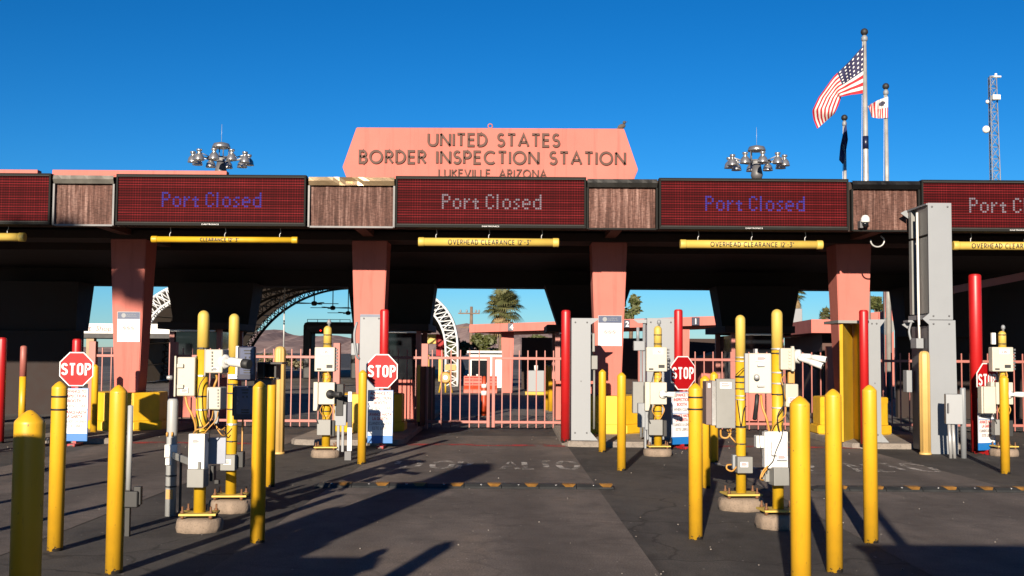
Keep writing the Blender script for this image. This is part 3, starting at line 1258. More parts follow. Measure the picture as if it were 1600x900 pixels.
def make_bollard(name, label, bands=False, h=1.44, r=r_):
    t = thing(name, label, 'bollard', (0, 0, 0), 'yellow bollards')
    b = B()
    b.lathe([(r, -.02), (r, h - .062), (r, h - .058), (r * .975, h - .052), (r * .95, h - .048), (r * .55, h - .020), (r * .2, h - .004), (0, h)], (0, 0, 0), 32)
    obj('post', b, yellow, t)
    if bands:
        for zz in (h - .14, h - .25):
            b = B()
            b.lathe([(r, zz), (r + .003, zz), (r + .003, zz + .016), (r, zz + .016)], (0, 0, 0), 32)
            obj('strap', b, black, t)
    return t


plain = None
banded = None
BL = [
    (50, None, 5.1, 0, 'yellow bollard nearest on the left, dark with shade below its cap'),
    (86, 860, None, 1, 'yellow bollard with two thin dark straps left of the leftmost stop sign post'),
    (178, 895, None, 0, 'yellow bollard standing in front of the thin grey post'),
    (402, 848, None, 0, 'yellow bollard with its lower half in shade right of the twin screens'),
    (421, 760, None, 0, 'yellow bollard half hidden behind the shaded one by the twin screens'),
    (565, 725, None, 0, 'slim yellow bollard just left of the centre-left advance board'),
    (941, 706, None, 0, 'slim yellow bollard nearer the white pillar of the pair before the guard'),
    (971, 735, None, 0, 'slim yellow bollard standing right of its twin before the pale guard'),
    (1087, 842, None, 1, 'yellow bollard with two dark straps and a chipped foot'),
    (1102, 762, None, 0, 'yellow bollard hidden behind the strapped one with the chipped foot'),
    (1116, 722, None, 0, 'short looking yellow bollard behind the tall grey cabinet'),
    (1249, None, 7.55, 0, 'nearest yellow bollard on the right, cut by the bottom edge'),
    (1304, 893, None, 0, 'middle yellow bollard of the three in the right foreground'),
    (1361, 848, None, 0, 'rightmost of the three right foreground bollards, shaded at its foot'),
    (1571, 740, None, 0, 'yellow bollard in front of the rightmost equipment pole'),
    (146, 683, None, 0, 'thin yellow bollard between the left stop sign and the octagonal guard'),
]
for px, by, Y, bd, lab in BL:
    p = G(px, by) if by else Vector((X(px, Y), Y, 0))
    if bd:
        if banded is None:
            banded = make_bollard('bollard', lab, True)
            banded.location = p
        else:
            again(banded, p, lab)
    else:
        if plain is None:
            plain = make_bollard('bollard', lab)
            plain.location = p
        else:
            again(plain, p, lab)
# the two behind the gate
for px, by, lab in ((854, 645, 'rear yellow post of the pair beyond the closed gate'), (861, 648, 'front yellow post of the pair beyond the closed gate')):
    again(plain, G(px, by), lab, sc=(1.25, 1.25, .98))


# cream fluted posts
def cream_p(px, by, label):
    t = thing('fluted_post', label, 'bollard', G(px, by), 'cream fluted plastic posts')
    b = B()
    h, r = 1.80, .09
    prof = [(r, 0), (r, h - .09), (r * .93, h - .05), (r * .72, h - .015), (r * .3, h), (0, h + .003)]
    c = t.location
    b.lathe(prof, c, 48, wob=lambda i, hh: .06 if i % 6 < 3 else -.03)
    obj('sleeve', b, cream_post, t)
    b = B()
    b.lathe([(r + .015, -.01), (r + .015, .03), (r, .035)], c, 24)
    obj('foot_ring', b, cream_post, t)


cream_p(435, 709, 'cream fluted post behind the dark reader hood on the left')
cream_p(1446, 710, 'cream fluted post in front of the tall grey pillar')


# red posts
def red_post(px, top, Yr, wpx, label, base=.10):
    p = Vector((X(px, Yr), Yr, base))
    h = Z(px, top, Yr) - base
    r = wpx / 2 * Yr / 1800
    t = thing('red_bollard', label, 'bollard', p, 'tall red bollards')
    b = B()
    b.lathe([(r, -.02), (r, h - .02), (r * .96, h - .005), (r * .9, h)], p, 28)
    obj('post', b, red, t)
    b = B()
    b.lathe([(r * .88, h), (r * .86, h + .012), (r * .5, h + .02), (0, h + .022)], p, 28)
    obj('cap', b, red, t)
    return t


red_post(884, 486, 21.55, 14.5, 'tall red bollard beside the closed gate and the white pillar')
red_post(600, 485, 21.6, 14, 'tall red bollard rising behind the centre-left stop sign')
red_post(1060, 485, 21.6, 13.5, 'tall red bollard behind the stop sign near the grey cabinet')
red_post(1350, 486, 21.2, 14, 'tall red bollard against the yellow-lined pillar')
red_post(1525, 430, 20.6, 19, 'tallest thick red bollard behind the rightmost stop sign', .0)
red_post(3, 529, 21.3, 14, 'red bollard with a flat cap at the left edge', 0)
red_post(120, 531, 21.6, 14, 'short red bollard behind the leftmost stop sign')
b = B()
p = Vector((X(37, 24.6), 24.6, 0))
t = thing('bollard', 'thin post painted yellow below and pink above in the far left lane', 'bollard', p)
b.lathe([(.07, 0), (.07, 1.15)], p, 20)
obj('lower_post', b, yellow, t)
b = B()
b.lathe([(.07, 1.15), (.07, 1.78), (.05, 1.80), (0, 1.81)], p, 20)
obj('upper_post', b, pink_rail, t)

# ------------------------------------------------------------------ stop signs on stands
stop0 = None


def make_stop(label, loc):
    t = thing('stop_sign', label, 'sign', loc, 'stop signs on advance boards')
    x, y = loc[0], loc[1]
    S = 1800 / loc[1]
    zc, r = 1.375, .305
    oc = lambda rr: [(x + rr / math.cos(R(22.5)) * math.cos(R(22.5 + 45 * k)), zc + rr / math.cos(R(22.5)) * math.sin(R(22.5 + 45 * k))) for k in range(8)]
    b = B()
    b.prism(oc(r), y, y + .012)
    pl = obj('sign_plate', b, sheet_white, t)
    b = B()
    b.prism(oc(r - .018), y - .0035, y - .001)
    rf = obj('red_face', b, sign_red, pl)
    b = B()
    # narrow highway capitals, 0.22 tall
    th, hh, zb_, yy0, yy1 = .037, .215, zc - .108, y - .007, y - .0037
    ww, gp = .116, .024
    xs = x - (4 * ww + 3 * gp) / 2
    def tr(pts, k):
        return [(xs + k * (ww + gp) + th / 2 + u * (ww - th), zb_ + th / 2 + v * (hh - th)) for u, v in pts]
    b.ribbon(tr(arc(.5, .76, .52, .24, 15, 180, 8) + [(.06, .64), (.28, .545), (.72, .455), (.94, .36)] + arc(.5, .24, .52, .24, 0, -165, 8), 0), th, yy0, yy1)
    b.ribbon(tr([(-.1, 1), (1.1, 1)], 1), th, yy0, yy1)
    b.ribbon(tr([(.5, 1), (.5, -.12)], 1), th, yy0 - .0006, yy1)
    b.ribbon(tr((arc(.5, .78, .5, .22, 0, 180, 8) + arc(.5, .22, .5, .22, 180, 360, 8)), 2), th, yy0, yy1, True)
    b.ribbon(tr([(0, -.12), (0, 1), (.5, 1)] + arc(.5, .75, .5, .25, 90, -90, 9)[1:] + [(0, .5)], 3), th, yy0, yy1)
    obj('lettering', b, sheet_white, rf)
    b = B()
    b.box(x - .03, x + .03, y + .036, y + .076, .06, zc + .25, .004)
    obj('post', b, red, t)
    # the advance board
    bx, hw = x - .02, .245
    b = B()
    b.box(bx - hw, bx + hw, y + .014, y + .028, .22, 1.035, .004)
    bd = obj('advance_board', b, sheet_white, t)
    b = B()
    b.box(bx - hw + .002, bx + hw - .002, y + .0095, y + .0125, .642, .652)
    b.box(bx - hw + .002, bx + hw - .002, y + .0095, y + .0125, 1.022, 1.033)
    b.box(bx - hw + .002, bx - hw + .012, y + .0095, y + .0125, .225, 1.02)
    b.box(bx + hw - .012, bx + hw - .002, y + .0095, y + .0125, .225, 1.02)
    obj('board_border', b, blue, bd)
    b = B()
    for s_, z_, w_, m_ in (('ADVANCE TO', .95, .40, 0), ('INSPECTION', .865, .40, 0), ('BOOTH', .78, .24, 0), ('AVANCE HASTA', .575, .43, 0), ('LA GARITA', .50, .30, 0)):
        text(b, s_, bx, z_, y + .0125, .056, w_, .003, .02)
    obj('red_wording', b, textred, bd)
    b = B()
    for s_, z_, w_ in (('WHEN CLEAR', .69, .40), ('CUANDO LA LINEA', .415, .43), ('ESTE LIBRE', .33, .30)):
        text(b, s_, bx, z_, y + .0125, .052, w_, .003)
    obj('grey_wording', b, paint('grey_print', (.12, .06, .06), .6) if 'grey_print' not in MATS else MATS['grey_print'], bd)
    b = B()
    b.box(bx - hw, bx + hw, y + .008, y + .034, .085, .22, .006)
    obj('blue_base', b, blue, t)
    b = B()
    b.box(x - .07, x + .07, y - .16, y + .26, 0, .05, .01)
    b.box(x - .03, x + .03, y + .0, y + .06, .05, .09)
    obj('foot', b, red, t)
    return t


YSs = 20.75
stop0 = make_stop('stop sign with advance board between the strapped bollard and the octagonal guard', (X(120, YSs), YSs, 0))
again(stop0, (X(597, YSs), YSs, 0), 'stop sign with a pole shadow across its face, beside the slim bollard', sc=(.93, 1, 1))
again(stop0, (X(1067, 21.0), 21.0, 0), 'stop sign standing behind the strapped bollard with the chipped foot', rz=R(28), sc=(.90, 1, 1.0))
again(stop0, (X(1542, 20.2), 20.2, .0), 'stop sign half covered by the rightmost equipment pole', rz=R(27), sc=(.84, 1, .95))
b = B()


# ------------------------------------------------------------------ portal pillars
def pillar(name, label, p0, p1, ytop, ybot, Yp, depth, back=None, yellow_side=False, frill=True):
    x0, x1 = X(p0, Yp), X(p1, Yp)
    zt_ = Z((p0 + p1) / 2, ytop, Yp)
    t = thing(name, label, 'portal pillar', ((x0 + x1) / 2, Yp, .10), 'grey scanner pillars on the islands')
    b = B()
    b.box(x0, x1, Yp, Yp + .02, .10, zt_, .004)
    obj('front_plate', b, lgrey, t)
    b = B()
    b.box(x0 + .02, x1 - .02, Yp + .022, Yp + depth, .12, zt_ - .03, .005)
    obj('core', b, dgrey, t)
    b = B()
    b.box(x0 - .0, x1 + .0, Yp + .022, Yp + depth * .9, zt_ - .028, zt_ - .004, .004)
    b.box(x0 - .012, x0 + .018, Yp + .022, Yp + depth, .10, zt_ - .03, .003)
    obj('side_plate', b, navy if name == 'portal_pillar' else lgrey, t)
    b = B()
    for xx in (x0 + .07, x1 - .07):
        for zz in (zt_ - .08, .24):
            b.lathe([(.016, 0), (.016, .008), (.008, .012)], (xx, Yp - .001, zz), 10, (0, -1, 0))
    b.lathe([(.012, 0), (.012, .008)], ((x0 + x1) / 2, Yp - .001, 1.2), 10, (0, -1, 0))
    obj('bolt', b, dgrey, t)
    return t, x0, x1, zt_


t, x0, x1, z1 = pillar('portal_pillar', 'white scanner pillar between the red gate bollard and the placard column', 893, 923, 497, 688, 21.6, .55)
b = B()
b.prism([(x1 - .002, z1 - .12), (x1 + .15, z1 - .02), (x1 + .15, z1), (x1 - .002, z1)], 21.6, 21.62)
b.prism([(x1 - .002, .10), (x1 + .14, .10), (x1 - .002, .26)], 21.6, 21.62)
obj('gusset', b, lgrey, t)
b = B()
b.box(x1 + .04, x1 + .09, 21.75, 21.85, 1.75, 2.1, .01)
b.box(x1 + .02, x1 + .14, 21.72, 21.86, 1.42, 1.68, .012)
b.cyl((x1 + .08, 21.8, 1.6), (x1 + .08, 21.8, .3), .02)
obj('junction_box', b, mgrey, t)
t, x0, x1, z1 = pillar('portal_pillar', 'white scanner pillar behind the centre-left stop sign', 562, 597, 491, 690, 21.9, .5)
b = B()
b.box(x0 + .0, x1, 21.895, 21.899, z1 - .05, z1 - .005)
obj('top_band', b, placard_navy, t)
b = B()
b.tube([(x0 - .06, 21.9, z1 - .15), (x0 - .10, 21.85, z1 - .4), (x0 - .06, 21.85, z1 - .75), (x0 - .01, 21.9, z1 - .85)], .025, 8, 5)
b.box(x0 - .16, x0 - .02, 21.86, 21.98, z1 - .78, z1 - .55, .01)
obj('junction_box', b, lgrey, t)
t, x0, x1, z1 = pillar('portal_pillar', 'white scanner pillar with conduits behind the LBI pole near the grey cabinet', 1011, 1054, 497, 690, 21.9, .5)
b = B()
b.box(x0 - .26, x0 - .05, 21.8, 21.95, z1 - .62, z1 - .44, .01)
b.cyl((x0 - .18, 21.85, z1 - .45), (x0 - .18, 21.85, z1 - .18), .03)
b.cyl((x0 - .12, 21.85, z1 - .62), (x0 - .12, 21.85, .15), .024)
b.cyl((x0 - .06, 21.87, z1 - .1), (x0 - .06, 21.87, .15), .028)
b.prism([(x0 - .28, z1 - .03), (x0 - .18, z1 - .1), (x0 - .02, z1 - .1), (x0 - .02, z1 - .03)], 21.8, 21.83)
obj('conduit_bank', b, lgrey, t)
b = B()
b.box(x0 - .32, x0 - .12, 21.4, 21.6, .62, 1.2, .01)
b.box(x0 - .10, x0 + .1, 21.45, 21.6, .55, .95, .01)
obj('junction_box', b, mgrey, t)
t, x0, x1, z1 = pillar('portal_pillar', 'scanner pillar with an open yellow-lined bay beside it', 1357, 1376, 499, 686, 21.6, .5)
b = B()
b.prism([(x1 - .002, z1 - .14), (x1 + .09, z1 - .02), (x1 + .09, z1), (x1 - .002, z1)], 21.6, 21.62)
b.prism([(x1 - .002, .10), (x1 + .14, .10), (x1 - .002, .26)], 21.6, 21.62)
obj('gusset', b, lgrey, t)
# yellow bay
xa, xb, xc = X(1312, 21.7), X(1332, 22.3), X(1341, 22.2)
b = B()
b.slab([(xa, 21.7), (xa + .05, 21.66), (xb + .06, 22.5), (xb, 22.55)], .1, z1 - .08)
obj('yellow_panel', b, yellow_plain, t)
b = B()
b.box(xb + .08, X(1345, 22.2), 22.25, 22.6, .1, z1 - .06, .004)
obj('yellow_return', b, yellow_dark, t)
b = B()
b.box(xa - .05, X(1356, 21.7), 21.6, 22.6, z1 - .075, z1 - .02, .004)
b.box(X(1344, 21.6), X(1347.5, 21.6), 21.58, 21.62, .1, z1 - .08)
obj('bay_frame', b, mgrey, t)

# tall grey pillar in two lifts
Yt = 20.3
x0, x1 = X(1453, Yt), X(1490, Yt)
zt_, zj = Z(1470, 317, Yt), Z(1470, 500, Yt)
t = thing('scanner_tower', 'tall two-stage light grey scanner pillar on the right island', 'portal pillar', ((x0 + x1) / 2, Yt, 0))
b = B()
b.box(x0, x1, Yt, Yt + .02, zj + .004, zt_, .004)
obj('upper_plate', b, lgrey, t)
b = B()
b.prism([(x0 - .02, .0), (x1 + .06, .0), (x1 + .04, zj - .004), (x0 - .01, zj - .004)], Yt, Yt + .02)
obj('lower_plate', b, lgrey, t)
b = B()
for z0_, z1_ in ((zj + .12, (zj + zt_) / 2 + .45), ((zj + zt_) / 2 + .49, zt_ - .04)):
    b.box(x0 + .012, x1 - .02, Yt + .022, Yt + .60, z0_, z1_, .006)
    b.box(x0 + .08, x1 - .02, Yt + .604, Yt + .85, z0_, z1_, .006)
    b.box(x0 + .0, x1 - .02, Yt + .854, Yt + 1.0, z0_, z1_, .006)
obj('upper_core', b, mgrey, t)
b = B()
b.box(x0 + .02, x1, Yt + .022, Yt + .98, .02, zj - .1, .006)
obj('lower_core', b, dgrey, t)
b = B()
for sgn in (1,):
    b.prism([(x0 - .12, zj + .02), (x0, zj - .09), (x0, zj + .12)], Yt + .001, Yt + .019)
    b.box(x0 - .02, x1, Yt + .022, Yt + 1.02, zt_ - .035, zt_ - .005)
    b.box(x0 - .02, x1, Yt + .022, Yt + 1.02, zj + .02, zj + .10)
    b.box(x0 - .10, x0 + .02, Yt + .80, Yt + 1.06, zj - .02, zj + .018)
    b.prism([(x0 - .14, zt_ - .06), (x0, zt_ - .16), (x0, zt_ - .01), (x0 - .05, zt_ - .01)], Yt + 1.02, Yt + 1.04)
    b.prism([(x0 - .14, zj - .06), (x0, zj - .16), (x0, zj - .01), (x0 - .05, zj - .01)], Yt + 1.02, Yt + 1.04)
obj('flange', b, lgrey, t)
b = B()
b.tube([(x0 - .035, Yt + .45, zt_ - .12), (x0 - .03, Yt + .45, zj + .1), (x0 - .03, Yt + .42, zj - .4)], .022, 8)
obj('conduit', b, white, t)
b = B()
b.box(x0 - .13, x0 + .0, Yt + .3, Yt + .6, zj - .5, zj - .32, .008)
b.tube([(x0 - .06, Yt + .75, zj - .02), (x0 - .12, Yt + .7, zj - .2), (x0 - .06, Yt + .7, zj - .45)], .02, 8, 5)
b.box(x0 - .14, x0 - .02, Yt + .8, Yt + 1.0, 1.05, 1.45, .008)
obj('junction_box', b, lgrey, t)
b = B()
for xx in (x0 + .07, x1 - .07):
    for zz in (zt_ - .07, zj + .07, zj - .07):
        b.lathe([(.017, 0), (.017, .008), (.008, .012)], (xx, Yt - .001, zz), 10, (0, -1, 0))
obj('bolt', b, dgrey, t)

# grey cabinet on a short post before the tower
Yc = 19.4
t = thing('post_cabinet', 'grey steel cabinet on a short white post before the tall pillar', 'cabinet', (X(1490, Yc), Yc, 0))
b = B()
b.box(X(1480, Yc), X(1505, Yc), Yc, Yc + .22, Z(1490, 663, Yc), Z(1490, 616, Yc), .008, R(-14))
cb = obj('cabinet', b, lgrey, t)
b = B()
b.box(X(1479, Yc), X(1480, Yc) + .01, Yc - .03, Yc + .0, Z(1490, 645, Yc), Z(1490, 630, Yc), .003)
obj('latch', b, dgrey, cb)
b = B()
px_ = X(1507, Yc)
b.lathe([(.047, 0), (.047, 1.16), (.04, 1.18), (0, 1.185)], (px_, Yc + .1, 0), 18)
obj('post', b, lgrey, t)
for dx in (1486, 1492):
    b = B()
    b.cyl((X(dx, Yc), Yc + .08, 0), (X(dx - 2, Yc), Yc + .08, Z(1490, 661, Yc)), .028, n=12)
    obj('conduit_leg', b, steel, t)


# ------------------------------------------------------------------ equipment poles
def pbox(b, x0, y0, x1, y1, Y, d, bev=.01, rot=0.0):
    a, c = at(x0, y1, Y), at(x1, y0, Y)
    return b.box(a.x, c.x, Y, Y + d, a.z, c.z, bev, rot)


def pole_base(t, p, r, htop, split=None, foot_w=.36, foot_h=.13, round_foot=True):
    """footing, bolted plate and round-topped pole"""
    b = B()
    rr = random.Random(int(abs(p.x) * 1000))
    w_ = [rr.uniform(-.05, .06) for _ in range(40)]
    b.lathe([(foot_w * .97, -.02), (foot_w * 1.02, foot_h * .3), (foot_w, foot_h * .75), (foot_w * .93, foot_h), (0, foot_h + .002)], p, 36, wob=lambda i, h: w_[i % 36] * .8 + .02 * math.sin(i * 1.9 + h * 60))
    obj('footing', b, concrete, t)
    b = B()
    ps = foot_w * .80
    b.box(p.x - ps, p.x + ps, p.y - ps * .8, p.y + ps * .8, foot_h + .035, foot_h + .055, .003, R(6))
    pl = obj('base_plate', b, yellow_pale, t)
    for sx in (-1, 1):
        for sy in (-1, 1):
            b = B()
            q = (p.x + sx * ps * .78, p.y + sy * ps * .6, foot_h - .01)
            b.cyl(q, (q[0], q[1], foot_h + .12), .010, n=8)
            b.cyl((q[0], q[1], foot_h + .056), (q[0], q[1], foot_h + .076), .02, n=6)
            b.cyl((q[0], q[1], foot_h + .01), (q[0], q[1], foot_h + .034), .02, n=6)
            obj('anchor_bolt', b, paint('rusty_steel', (.25, .12, .06), .7, .5) if 'rusty_steel' not in MATS else MATS['rusty_steel'], pl)
    zs = split if split else htop - .02
    b = B()
    b.lathe([(r, foot_h + .05), (r, zs)], p, 24)
    obj('pole', b, yellow_plain, t)
    if split:
        b = B()
        b.lathe([(r * .985, zs)] + [(r * .985, htop - r)] + [(r * .985 * math.cos(R(a)), htop - r + r * math.sin(R(a))) for a in (20, 40, 60, 78)] + [(0, htop)], p, 24)
        obj('pole_top', b, yellow_pale, t)


def band(t, p, r, z, mat=None, name='strap', h=.012):
    b = B()
    b.lathe([(r, z), (r + .004, z), (r + .004, z + h), (r, z + h)], p, 24)
    b.box(p.x - .02, p.x + .02, p.y - r - .012, p.y - r + .002, z - .002, z + h + .002)
    obj(name, b, mat or black, t)


def hinges(cab, pts, Y):
    for (x, y) in pts:
        b = B()
        pbox(b, x - 6, y - 3, x + 4, y + 3, Y, .02, .003)
        obj('latch', b, cream, cab)


def cable(t, pix, r, mat, name='cable'):
    b = B()
    b.tube([at(*q) for q in pix], r, 6, 5)
    obj(name, b, mat, t)


# --- left front pole: cream boxes and the bullet camera
p1 = G(311, 829)
r1 = .056
E1 = thing('equipment_pole', 'yellow pole with cream boxes, bullet camera and white lower case, left foreground', 'equipment pole', p1, 'yellow poles carrying lane sensors')
Y1 = p1.y
pole_base(E1, p1, r1, Z(318, 485, Y1), Z(318, 547, Y1), .215, .12)
S1 = Y1 - .10
b = B()
pbox(b, 274, 558, 303, 619, S1 - .02, .20, .012, R(8))
bx = obj('equipment_box', b, cream, E1)
b = B()
pbox(b, 303.5, 556, 307, 622, S1 + .03, .18, .004)
obj('backing_plate', b, mgrey, bx)
b = B()
pbox(b, 270.5, 556, 275, 620, S1 - .035, .05, .006, R(8))
obj('door_edge', b, cream, bx)
for yy in (571.5, 604):
    b = B()
    pbox(b, 276, yy - 3, 286, yy + 3, S1 - .05, .03, .004, R(8))
    obj('latch', b, cream, bx)
b = B()
q = at(269, 590, S1 - .03)
b.lathe([(.022, 0), (.022, .03), (.014, .05), (0, .052)], q, 12, (-1, -.4, 0))
obj('padlock', b, steel, bx)
b = B()
pbox(b, 321, 546, 350, 583, S1 - .06, .18, .012, R(-6))
bx = obj('camera_box', b, cream, E1)
b = B()
for k in range(6):
    yy = 549 + k * 5.4
    pbox(b, 329.5, yy, 332, yy + 3, S1 - .075, .02, .002)
pbox(b, 318.5, 545, 322, 587, S1 + .02, .14, .003)
obj('hinge_strip', b, mgrey, bx)
q = at(348, 565, S1 + .0)
b = B()
b.lathe([(.068, 0), (.068, .045), (.05, .06)], q, 22, (.75, -.65, 0))
b.lathe([(.03, .06), (.027, .14)], q, 16, (.75, -.65, 0))
obj('camera_mount', b, white, bx)
q2 = q + Vector((.75, -.65, 0)).normalized() * .13
b = B()
ax = Vector((.88, -.45, -.10)).normalized()
b.lathe([(.030, -.03), (.043, .0), (.043, .21), (.045, .215), (.036, .216)], q2, 20, ax)
cmr = obj('bullet_camera', b, white, E1)
b = B()
b.lathe([(.036, .200), (.034, .212), (0, .213)], q2, 20, ax)
b.lathe([(.0445, .15), (.0465, .16), (.0465, .225), (.038, .226)], q2, 20, ax)
obj('lens_hood', b, black, cmr)
b = B()
pbox(b, 323.5, 605, 347, 640, S1 - .03, .17, .012, R(-8))
bx = obj('small_box', b, cream, E1)
b = B()
for k in range(6):
    yy = 608 + k * 5
    pbox(b, 339, yy, 341.5, yy + 3, S1 - .045, .02, .002)
pbox(b, 333, 641, 342, 662, S1 + .03, .02, .003)
obj('hinge_strip', b, mgrey, bx)
b = B()
pbox(b, 293.5, 678, 320, 733, S1 - .04, .15, .006)
bx = obj('white_case', b, white, E1)
b = B()
pbox(b, 322, 684, 352, 725, S1 + .22, .05, .005, R(12))
obj('rear_case', b, paint('blue_grey_case', (.35, .38, .46), .5), E1)
b = B()
pbox(b, 292, 733.5, 319, 762, S1 - .09, .16, .006, R(-3))
bx2 = obj('grey_box', b, mgrey, E1)
b = B()
pbox(b, 327, 728, 334, 752, S1 + .1, .10, .004)
pbox(b, 334, 750, 342, 757, S1 + .1, .06, .008)
obj('cable_gland', b, black, bx2)
for yy in (545, 588, 620, 641, 668):
    band(E1, p1, r1, Z(316, yy, Y1), steel if yy in (588, 641) else None)
for pts, rad, m in (
        (((290, 620, S1), (293, 634, S1 - .02), (300, 648, S1 - .03), (305, 662, S1 - .01), (306, 676, S1)), .012, conduit),
        (((322, 587, S1), (312, 602, S1 - .03), (309, 625, S1 - .05), (311, 650, S1 - .05), (318, 668, S1 - .03), (324, 672, S1 + .05)), .005, black),
        (((333, 642, S1 + .02), (330, 655, S1 - .02), (318, 668, S1 - .04), (306, 672, S1 - .05), (302, 678, S1 - .01)), .006, conduit),
        (((341, 640, S1 + .05), (338, 655, S1 - .02), (327, 668, S1 - .04), (318, 678, S1)), .006, conduit),
        (((338, 585, S1 + .03), (339, 592, S1 + .0), (336, 600, S1 - .01), (334, 606, S1)), .012, conduit),
        (((335, 663, S1 + .1), (345, 672, S1 + .1), (352, 668, S1 + .15), (350, 678, S1 + .2)), .006, conduit),
        (((338, 668, S1 + .1), (347, 680, S1 + .1), (355, 678, S1 + .2), (362, 670, S1 + .6)), .006, conduit),
        (((340, 672, S1 + .1), (350, 674, S1 + .1), (356, 684, S1 + .2), (360, 680, S1 + .5)), .005, black),
        (((330, 590, S1 + .0), (326, 612, S1 - .02), (325, 640, S1 - .03), (328, 668, S1 - .02), (326, 690, S1 + .1)), .005, black)):
    cable(E1, pts, rad, m)

# grey pvc post with the arm
p2 = G(266, 806)
t = thing('sensor_post', 'grey plastic post with white bracket, black ties and an orange sticker', 'post', p2)
b = B()
ht = Z(268, 623, p2.y)
b.lathe([(.055, -.02), (.055, ht - .03), (.05, ht - .012), (.04, ht), (0, ht + .002)], p2, 24)
obj('post', b, sleeve_grey, t)
b = B()
Yq = p2.y
pbox(b, 256.5, 695, 277, 715, Yq - .075, .13, .006)
pbox(b, 258, 716, 268, 727, Yq - .08, .10, .005)
br = obj('bracket', b, white, t)
b = B()
a, c = at(269, 722, Yq - .03), at(312, 715, S1 - .06)
ang = math.atan2(c.y - a.y, c.x - a.x)
mid = (a + c) / 2
b.box(mid.x - (c - a).xy.length / 2, mid.x + (c - a).xy.length / 2, mid.y - .012, mid.y + .012, mid.z - .035, mid.z + .035, .004, ang)
obj('arm', b, mgrey, br)
for yy in (744, 761):
    band(t, p2, .055, Z(266, yy, Yq), black, 'strap', .014)
b = B()
b.box(p2.x - .035, p2.x + .035, p2.y - .0565, p2.y - .05, Z(266, 779, Yq), Z(266, 764, Yq))
obj('sticker', b, conduit, t)
b = B()
for sg in (-1, 1):
    q = at(265 + sg * 4, 682, Yq - .06)
    b.lathe([(.010, 0), (.012, .03), (.008, .045)], q, 8)
obj('valve', b, conduit, t)
# thin black stanchion behind it
p3 = G(281, 800)
b = B()
b.box(p3.x - .012, p3.x + .012, p3.y - .012, p3.y + .012, 0, .62, .003)
b.box(p3.x - .022, p3.x + .022, p3.y - .016, p3.y + .016, .0, .02)
tag(obj('stanchion', b, black), 'thin black stanchion between the grey plastic post and the yellow pole', 'post')

# --- left rear pole: two portrait screens
p4 = G(360, 799)
E2 = thing('equipment_pole', 'yellow pole carrying two dark portrait screens, left foreground', 'equipment pole', p4, 'yellow poles carrying lane sensors')
Y4 = p4.y
pole_base(E2, p4, r1, Z(367, 490, Y4), Z(366, 560, Y4), .225, .13)
S4 = Y4 - .16
for (x0, y0, x1, y1, lean, m2) in ((370, 541.5, 399, 594, 1.5, white), (364.5, 603, 397, 656, 1.8, black)):
    b = B()
    rot = R(8)
    pbox(b, x0, y0, x1, y1, S4, .055, .012, rot)
    sc_ = obj('screen_case', b, navy, E2)
    b = B()
    pbox(b, x0 + 5, y0 + 2.5, x1 - 2.6, y1 - 9, S4 - .003, .004, .0, rot)
    gl = obj('screen', b, paint('screen_grey', (.085, .10, .17), .25, var=.05) if 'screen_grey' not in MATS else MATS['screen_grey'], sc_)
    b = B()
    cx_ = (x0 + x1) / 2 + 1.5
    for q, (yy, ww) in enumerate(((y0 + 6.2, 11), (y0 + 10.8, 9), (y1 - 15.5, 12), (y1 - 11.6, 12))):
        ca = at(cx_, yy, S4 - .006)
        b.box(ca.x - ww * .5 * S4 / 1800, ca.x + ww * .5 * S4 / 1800, S4 - .0065, S4 - .0045, ca.z - .006, ca.z + .006)
    for xx in (-3, 3):
        ca = at(cx_ + xx, y0 + 17, S4 - .006)
        b.box(ca.x - .007, ca.x + .007, S4 - .0065, S4 - .0045, ca.z - .010, ca.z + .010)
    ca_ = at(cx_, (y0 + y1) / 2, S4)
    for v in b.bm.verts:
        cc = Vector((at((x0 + x1) / 2, 600, S4).x, S4 + .027, 0))
        v.co = Matrix.Rotation(rot, 4, 'Z') @ (v.co - cc) + cc
        v.co.y -= .0015
    obj('message_line', b, textblack, gl)
    b = B()
    pbox(b, x0 - (3.5 if m2 is white else 3), y0 - 1, x0 + 2.5, y1 - 6, S4 + .012, .09, .008, rot)
    obj('case_edge', b, m2, sc_)
b = B()
pbox(b, 356, 585, 372, 592, S4 + .06, .07, .004)
obj('mount_arm', b, white, E2)
b = B()
pbox(b, 344, 711, 368, 735.5, Y4 - .15, .13, .006, R(-4))
bx = obj('grey_box', b, mgrey, E2)
b = B()
pbox(b, 369, 706, 380, 731, Y4 - .06, .10, .006)
obj('cable_gland', b, black, bx)
for yy in (560, 601, 615, 640, 664, 690):
    band(E2, p4, r1, Z(362, yy, Y4), steel if yy == 664 else None, h=.018 if yy == 664 else .011)
b = B()
pbox(b, 376.5, 655, 380, 720, Y4 + .05, .03, .004)
obj('cable_tray', b, conduit, E2)

# dark reader hood on its bracket behind the screens
Yr = 12.6
t = thing('reader_hood', 'black plate reader hood facing the lane beside the twin screens', 'camera hood', (X(417, Yr), Yr, 0))
b = B()
a, c = at(401, 593, Yr), at(436, 566, Yr)
b.box(a.x, a.x + .085, Yr, Yr + .28, a.z, c.z, .012)
obj('lamp_housing', b, paint('smoked_plastic', (.035, .028, .022), .25), t)
b = B()
xa, xb_ = at(413, 600, Yr).x, c.x
b.box(xa, xb_, Yr, Yr + .02, a.z + .0, a.z + .02)
b.box(xa, xb_ + .05, Yr - .08, Yr + .26, c.z - .02, c.z)
b.box(xb_ - .05, xb_ - .03, Yr, Yr + .26, a.z + .0, c.z - .02)
b.box(xa, xb_ - .05, Yr + .2, Yr + .22, a.z + .02, c.z - .02)
obj('hood', b, black, t)
b = B()
q = Vector((X(410, Yr), Yr + .14, 0))
b.lathe([(.035, 0), (.035, a.z - .02)], q, 14)
